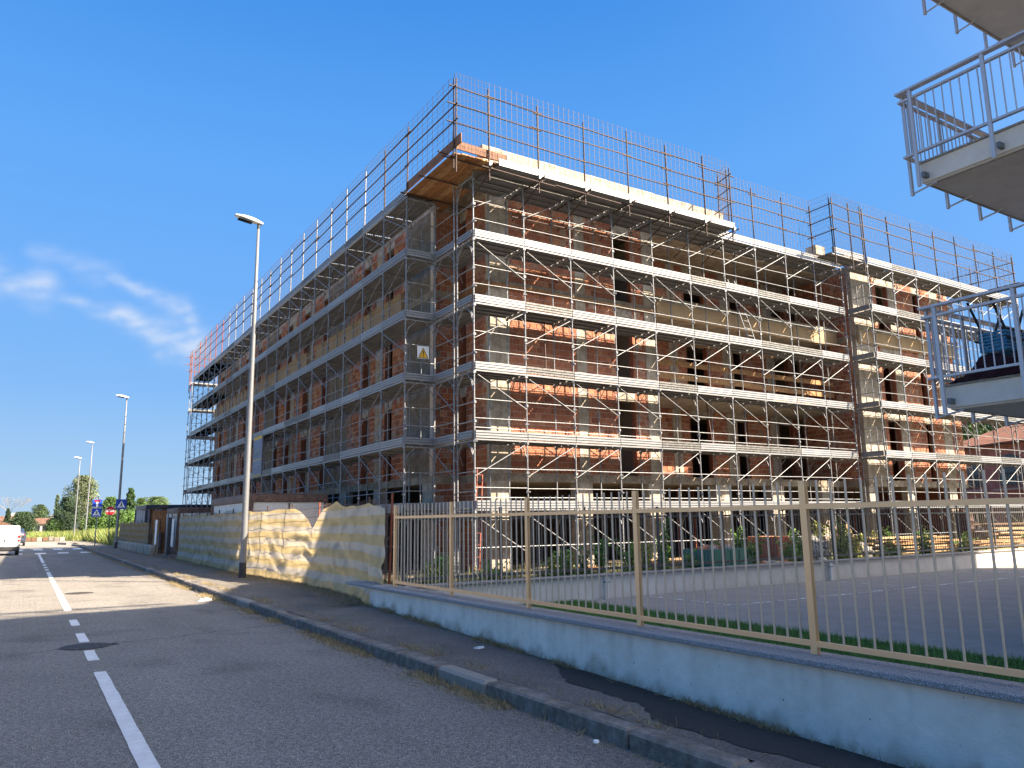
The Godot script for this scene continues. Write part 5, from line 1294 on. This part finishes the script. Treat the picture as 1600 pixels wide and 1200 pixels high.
func ordinal(k: int) -> String:
	var ones := ["first", "second", "third", "fourth", "fifth", "sixth", "seventh", "eighth", "ninth", "tenth", "eleventh", "twelfth", "thirteenth", "fourteenth", "fifteenth", "sixteenth", "seventeenth", "eighteenth", "nineteenth"]
	if k < 19: return ones[k]
	var n := k + 1; var tens := ["twent", "thirt", "fort"]
	return tens[n / 10 - 2] + ("ieth" if n % 10 == 0 else "y-" + ones[n % 10 - 1])

var leaf_mesh: ArrayMesh
func leaf() -> ArrayMesh:
	if leaf_mesh: return leaf_mesh
	var st := newst()
	for s in [[Vector3(0, 0, 0), Vector3(0.35, 0.35, 0.08), Vector3(0.12, 0.9, -0.05)], [Vector3(0, 0, 0), Vector3(0.12, 0.9, -0.05), Vector3(-0.3, 0.45, 0.1)], [Vector3(0.05, 0.1, 0), Vector3(0.55, 0.0, 0.35), Vector3(0.5, 0.5, 0.25)], [Vector3(-0.05, 0.1, 0), Vector3(-0.45, 0.35, -0.4), Vector3(-0.5, -0.15, -0.25)]]:
		var n: Vector3 = (s[2] - s[0]).cross(s[1] - s[0]).normalized()
		for p in s: st.set_normal(n); st.set_color(Color.WHITE); st.add_vertex(p)
	leaf_mesh = st.commit()
	return leaf_mesh

func any_turn(r: RandomNumberGenerator) -> Basis:
	return Basis.from_euler(Vector3(r.randf_range(-1.3, 1.3), r.randf() * TAU, r.randf_range(-1.0, 1.0)))

func weed(label: String, at: Vector3, h: float, w: float, sd: int, c: Color, group: String):
	var t := thing("weed", label, "weed", at, 0.0, group)
	var r := RandomNumberGenerator.new(); r.seed = 900 + sd
	var st := newst(); var xfs := []; var cols := []
	for k in 9:
		var a := r.randf() * TAU; var tip := Vector3(cos(a) * w * r.randf(), h * r.randf_range(0.6, 1.0), sin(a) * w * r.randf())
		stube(st, Vector3.ZERO, tip * Vector3(0.4, 0.6, 0.4), 0.008, true); stube(st, tip * Vector3(0.4, 0.6, 0.4), tip, 0.005, true)
		for j in 26:
			var u := r.randf_range(0.15, 1.0)
			var p := tip * Vector3(u * u, u, u * u) + Vector3(r.randf_range(-1, 1), r.randf_range(-0.6, 0.6), r.randf_range(-1, 1)) * 0.10
			var s := r.randf_range(0.05, 0.11)
			xfs.append(Transform3D(any_turn(r) * Basis.from_scale(Vector3.ONE * s), p)); cols.append(c * r.randf_range(0.6, 1.5))
	put(t, "stem", st.commit(), M.old_wood)
	many(t, "leaf", leaf(), M.leaf, xfs, cols)

# ---------------------------------------------------------------- far things
func tree(label: String, at: Vector3, h: float, w: float, sd: int, c: Color, shape: String, low := 0.12):
	var t := thing("tree", label, "tree", at)
	var r := RandomNumberGenerator.new(); r.seed = 300 + sd
	var st := newst(); var lean := Vector3(r.randf_range(-0.2, 0.2), h * 0.75, r.randf_range(-0.2, 0.2))
	stube(st, Vector3.ZERO, lean * 0.4, h * 0.026); stube(st, lean * 0.4, lean, h * 0.014)
	var blobs := []
	var nb := 26
	for k in nb:
		var v := (k + 0.5) / nb; var a := k * 2.4 + r.randf() * 0.8
		var rad := 0.0
		match shape:
			"cone": rad = (1.0 - v) * 0.9 + 0.06
			"column": rad = pow(sin(PI * clampf(0.08 + v * 0.88, 0, 1)), 0.5)
			_: rad = pow(sin(PI * clampf(0.14 + v * 0.84, 0, 1)), 0.7)
		var p := Vector3(cos(a) * rad * w * 0.34 * r.randf_range(0.5, 1.15), h * (low + (1.0 - low) * v), sin(a) * rad * w * 0.34)
		blobs.append([p, w * 0.20 * (0.45 + 0.75 * rad) * r.randf_range(0.75, 1.25), r.randf_range(0.7, 1.25)])
		if k % 3 == 0: stube(st, lean * clampf(v, 0.2, 0.9), p, h * 0.006, true)
	put(t, "trunk", st.commit(), M.bark)
	var xfs := []; var cols := []; var n := int(5200 + w * h * 80)
	for i in n:
		var b: Array = blobs[r.randi() % nb]
		var d = Vector3(r.randfn(), r.randfn(), r.randfn()).normalized() * pow(r.randf(), 0.4) * b[1]
		d.y = minf(d.y, h - b[0].y)
		var s := r.randf_range(0.12, 0.30) * (0.6 + 0.07 * w)
		xfs.append(Transform3D(any_turn(r) * Basis.from_scale(Vector3.ONE * s), b[0] + d)); cols.append(c * b[2] * r.randf_range(0.65, 1.4))
	many(t, "crown", leaf(), M.leaf, xfs, cols)

func bare_tree(label: String, at: Vector3, h: float):
	var t := thing("bare_tree", label, "tree", at)
	var r := RandomNumberGenerator.new(); r.seed = 77
	var st := newst(); var st2 := newst()
	var grow := [[Vector3.ZERO, Vector3(0, h * 0.35, 0), 0.13, 0]]
	while grow.size() > 0:
		var g: Array = grow.pop_back()
		stube(st if g[3] < 1 else st2, g[0], g[1], g[2], true)
		if g[3] < 5:
			for k in 3:
				var dir: Vector3 = (g[1] - g[0]).normalized() + Vector3(r.randf_range(-0.7, 0.7), r.randf_range(-0.1, 0.4), r.randf_range(-0.7, 0.7))
				grow.append([g[1], g[1] + dir.normalized() * h * 0.22 * pow(0.78, g[3]), maxf(g[2] * 0.5, 0.006), g[3] + 1])
	put(t, "trunk", st.commit(), M.pale_bark); put(t, "branches", st2.commit(), M.pale_bark)

func small_house(label: String, at: Vector3, size: Vector3, wallm: Material, roofm: Material, turn := 0.0):
	var t := thing("house", label, "house", at, turn)
	box(t, "wall", Vector3(0, size.y / 2, 0), size, wallm)
	var rf := put(t, "roof", prism(PackedVector2Array([Vector2(-size.z / 2 - 0.5, -0.1), Vector2(size.z / 2 + 0.5, -0.1), Vector2(0, size.z * 0.22)]), size.x + 0.8), roofm, Transform3D(Basis(Vector3.UP, PI / 2), Vector3(0, size.y, 0)))
	box(rf, "chimney", Vector3(size.z * 0.15, size.z * 0.22, size.x * 0.25), Vector3(0.6, 1.2, 0.6), wallm)
	for k in 3:
		var w := box(t, "window", Vector3(-size.x * 0.32 + k * size.x * 0.32, size.y * 0.55, size.z / 2 + 0.02), Vector3(1.0, 1.2, 0.04), M.dark_glass)

func build_background():
	tree("big grey-green tree standing tallest behind the field", Vector3(8.8, 0, -165), 10.9, 6.6, 1, Color(0.14, 0.17, 0.085), "round")
	tree("dark round tree on the left flank of the big grey-green tree", Vector3(6.1, 0, -158), 6.7, 4.6, 2, Color(0.035, 0.065, 0.03), "round")
	tree("pale feathery conifer top showing left of the big tree", Vector3(5.7, 0, -200), 8.6, 2.6, 3, Color(0.12, 0.17, 0.10), "cone")
	tree("dark round tree behind the white house with brown roof", Vector3(2.6, 0, -196), 6.3, 4.4, 4, Color(0.05, 0.085, 0.03), "round")
	tree("dark low bush beside the cream house, left of the white house", Vector3(-0.3, 0, -150), 4.0, 4.6, 5, Color(0.04, 0.075, 0.03), "round", 0.02)
	tree("small dark pointed conifer at the far left", Vector3(-3.0, 0, -180), 5.2, 2.2, 6, Color(0.04, 0.075, 0.035), "cone", 0.05)
	bare_tree("leafless pale tree at the far left against the sky", Vector3(-2.3, 0, -200), 8.4)
	tree("dark pointed tree right of the second street lamp", Vector3(12.4, 0, -122), 6.8, 3.4, 7, Color(0.05, 0.10, 0.03), "cone", 0.05)
	tree("fresh green round tree behind the stop sign", Vector3(10.4, 0, -127), 5.7, 4.0, 8, Color(0.07, 0.13, 0.03), "round", 0.03)
	tree("green tree peeping out between the pointed tree and the container", Vector3(14.5, 0, -128), 5.6, 3.0, 9, Color(0.08, 0.14, 0.035), "round", 0.03)
	tree("pale broad tree low above the navy container", Vector3(24.7, 0, -190), 7.8, 8.0, 10, Color(0.09, 0.14, 0.05), "round")
	tree("bright bushy hedge tree behind the crossing signs", Vector3(10.3, 0, -106), 3.3, 4.4, 11, Color(0.09, 0.17, 0.035), "round", 0.0)
	tree("bright bush left of the second street lamp's foot", Vector3(8.0, 0, -112), 3.2, 3.6, 12, Color(0.08, 0.15, 0.03), "round", 0.0)
	tree("green bush in front of the white house with brown roof", Vector3(4.6, 0, -158), 3.0, 4.0, 13, Color(0.06, 0.12, 0.03), "round", 0.0)
	tree("tree rising left over the red tiled roof", Vector3(73, 0, -38), 10.8, 7.0, 14, Color(0.07, 0.13, 0.035), "round")
	tree("tree rising over the middle of the red tiled roof", Vector3(78, 0, -37), 12.0, 8.0, 15, Color(0.06, 0.11, 0.03), "round")
	tree("tree rising right over the red tiled roof", Vector3(80, 0, -31), 12.6, 8.0, 16, Color(0.08, 0.14, 0.04), "round")
	small_house("white house with a brown roof low behind the field", Vector3(3.6, 0, -192), Vector3(4.4, 2.4, 5.0), M.house_white, M.roof_brown)
	small_house("cream house with a red-brown roof at the far left, behind", Vector3(-3.2, 0, -186), Vector3(4.2, 3.0, 4.0), M.cream_wall, M.roof_brown)
	small_house("nearer cream gable at the left edge behind the van", Vector3(-3.7, 0, -150), Vector3(3.0, 1.9, 4.0), M.cream_wall, M.roof_brown, PI / 2)
	# the red-roofed house at the right
	var t := thing("pink_house", "dusky pink two-storey house with a red tiled roof behind the scaffold at the right", "house", Vector3(55.5, 0, -25.5), -0.45)
	box(t, "wall", Vector3(5.0, 3.2, 0), Vector3(10.0, 6.4, 13.0), M.pink_wall)
	var st := newst()
	var e := [Vector3(-0.7, 6.35, -7.2), Vector3(-0.7, 6.35, 7.2), Vector3(10.7, 6.35, 7.2), Vector3(10.7, 6.35, -7.2), Vector3(5.0, 8.7, -3.4), Vector3(5.0, 8.7, 7.2)]
	quad(st, e[0], e[4], e[5], e[1]); quad(st, e[2], e[5], e[4], e[3])
	for tri in [[e[0], e[3], e[4]], [e[1], e[5], e[2]]]:
		var n: Vector3 = (tri[2] - tri[0]).cross(tri[1] - tri[0]).normalized()
		for p in tri: st.set_normal(n); st.add_vertex(p)
	put(t, "roof", st.commit(), M.roof_tile)
	box(t, "eaves", Vector3(5.0, 6.30, 0), Vector3(11.3, 0.08, 14.3), M.hut_brown)
	box(t, "chimney", Vector3(6.4, 9.0, 0.5), Vector3(0.7, 1.4, 0.7), M.pink_wall)
	for k in 3:
		var z := -4.4 + k * 3.6
		var arch := PackedVector2Array([Vector2(-1.1, 0), Vector2(1.1, 0), Vector2(1.1, 1.5)])
		for i in 9: arch.append(Vector2(cos(PI * (i + 1) / 10.0) * 1.1, 1.5 + sin(PI * (i + 1) / 10.0) * 0.55))
		arch.append(Vector2(-1.1, 1.5))
		put(t, "arched_opening", prism(arch, 0.06), M.dark_glass, Transform3D(Basis(Vector3.UP, -PI / 2), Vector3(-0.02, 3.5, z)))
		for j in 11: tube(t, "balcony_bar", Vector3(-0.25, 3.3, z - 1.2 + j * 0.24), Vector3(-0.25, 4.3, z - 1.2 + j * 0.24), 0.015, M.black_plastic)
		tube(t, "balcony_rail", Vector3(-0.25, 4.3, z - 1.25), Vector3(-0.25, 4.3, z + 1.25), 0.025, M.black_plastic)
		box(t, "balcony_slab", Vector3(-0.15, 3.22, z), Vector3(0.5, 0.14, 2.6), M.concrete)
		box(t, "window", Vector3(-0.01, 1.5, z), Vector3(0.06, 1.5, 1.1), M.dark_glass)
	# low rubble wall at the edge of the field
	var w := thing("field_wall", "low rusty stone wall at the foot of the overgrown field", "wall", Vector3(0, 0, -104))
	for k in 22: put(w, "stone", bev(Vector3(0.55, 0.5, 0.4), 0.06), [M.kerb_pale, M.old_wood, M.kerb][rng.randi() % 3], Transform3D(Basis(Vector3.UP, rng.randf_range(-0.1, 0.1)), Vector3(-8.0 + k * 0.56, 0.22 + rng.randf_range(-0.05, 0.06), rng.randf_range(-0.05, 0.05))))

# ---------------------------------------------------------------- grass
func blade(h: float, w: float) -> ArrayMesh:
	var st := newst()
	var p := [Vector3(-w, 0, 0), Vector3(w, 0, 0), Vector3(w * 0.7, h * 0.55, h * 0.10), Vector3(-w * 0.7, h * 0.55, h * 0.10), Vector3(0, h, h * 0.32)]
	for t in [[0, 2, 1], [0, 3, 2], [3, 4, 2]]:
		var n: Vector3 = (p[t[2]] - p[t[0]]).cross(p[t[1]] - p[t[0]]).normalized()
		for k in t: st.set_normal(n); st.set_color(Color.WHITE); st.add_vertex(p[k])
	return st.commit()

func grass(called: String, mesh: Mesh, n: int, place: Callable, c0: Color, c1: Color, s0: float, s1: float, tilt := 0.35):
	var xfs := []; var cols := []
	for i in n:
		var p: Vector3 = place.call()
		if p.y < -5: continue
		xfs.append(Transform3D(Basis.from_euler(Vector3(rng.randf_range(-tilt, tilt), rng.randf() * TAU, rng.randf_range(-tilt, tilt))) * Basis.from_scale(Vector3.ONE * rng.randf_range(s0, s1)), p))
		cols.append(c0.lerp(c1, rng.randf()) * rng.randf_range(0.75, 1.25))
	var o := many(self, called, mesh, M.blade, xfs, cols)
	describe(o, {"lawn_grass": "short dense green lawn grass behind the white wall", "field_grass": "tall yellow-green weeds covering the field at the end of the road", "site_grass": "rough tufts of grass and weeds on the building site soil", "dry_grass": "dry straw-coloured tufts along the kerb, the wall and the cloth fence"}[called], "grass")

func build_grass():
	grass("lawn_grass", blade(0.075, 0.004), 90000, func(): return Vector3(rng.randf_range(5.4, 9.33), 0.01, -rng.randf_range(-0.5, 12.6)), Color(0.075, 0.18, 0.028), Color(0.16, 0.29, 0.06), 0.6, 1.25)
	var patchy := FastNoiseLite.new(); patchy.seed = 8; patchy.frequency = 0.6; patchy.fractal_octaves = 3
	var dry := func() -> Vector3:
		var z := -rng.randf_range(2.5, 62.0) if rng.randf() < 0.5 else -rng.randf_range(2.5, 26.0)
		var k := rng.randf()
		var den := patchy.get_noise_2d(z * 1.0, 4.0 if k < 0.45 else 30.0)
		if k < 0.45:     # in the gutter
			if den < -0.02 and rng.randf() < 0.93: return Vector3(0, -9, 0)
			return Vector3(3.73 - absf(rng.randfn()) * 0.10, 0.0, z)
		if k < 0.6:      # behind the kerb stone
			if den < 0.1 and rng.randf() < 0.92: return Vector3(0, -9, 0)
			var x := 3.93 + absf(rng.randfn()) * 0.12
			return Vector3(x, walk_height(x, z), z)
		if z > -12.8:
			if den < 0.0 and rng.randf() < 0.9: return Vector3(0, -9, 0)
			var x := 5.11 - absf(rng.randfn()) * 0.05
			return Vector3(x, walk_height(x, z), z)
		var x := fence_x(z) - 0.12 - absf(rng.randfn()) * 0.32
		return Vector3(x, 0.13, z)
	grass("dry_grass", blade(0.09, 0.003), 70000, dry, Color(0.20, 0.155, 0.075), Color(0.36, 0.28, 0.15), 0.35, 1.1, 1.35)
	grass("site_grass", blade(0.42, 0.012), 16000, func(): return Vector3(rng.randf_range(6.3, 42.0), 0.05, -rng.randf_range(13.0, 18.5)), Color(0.05, 0.11, 0.02), Color(0.24, 0.22, 0.08), 0.3, 1.1)
	grass("field_grass", blade(1.15, 0.026), 90000, func(): return Vector3(rng.randf_range(-16.0, 26.0), -0.30, -104.5 - pow(rng.randf(), 1.4) * 70.0) if rng.randf() < 0.62 else Vector3(rng.randf_range(5.8, 14.0), 0.0, -rng.randf_range(66.0, 104.0)), Color(0.085, 0.17, 0.03), Color(0.28, 0.27, 0.08), 0.5, 1.3)
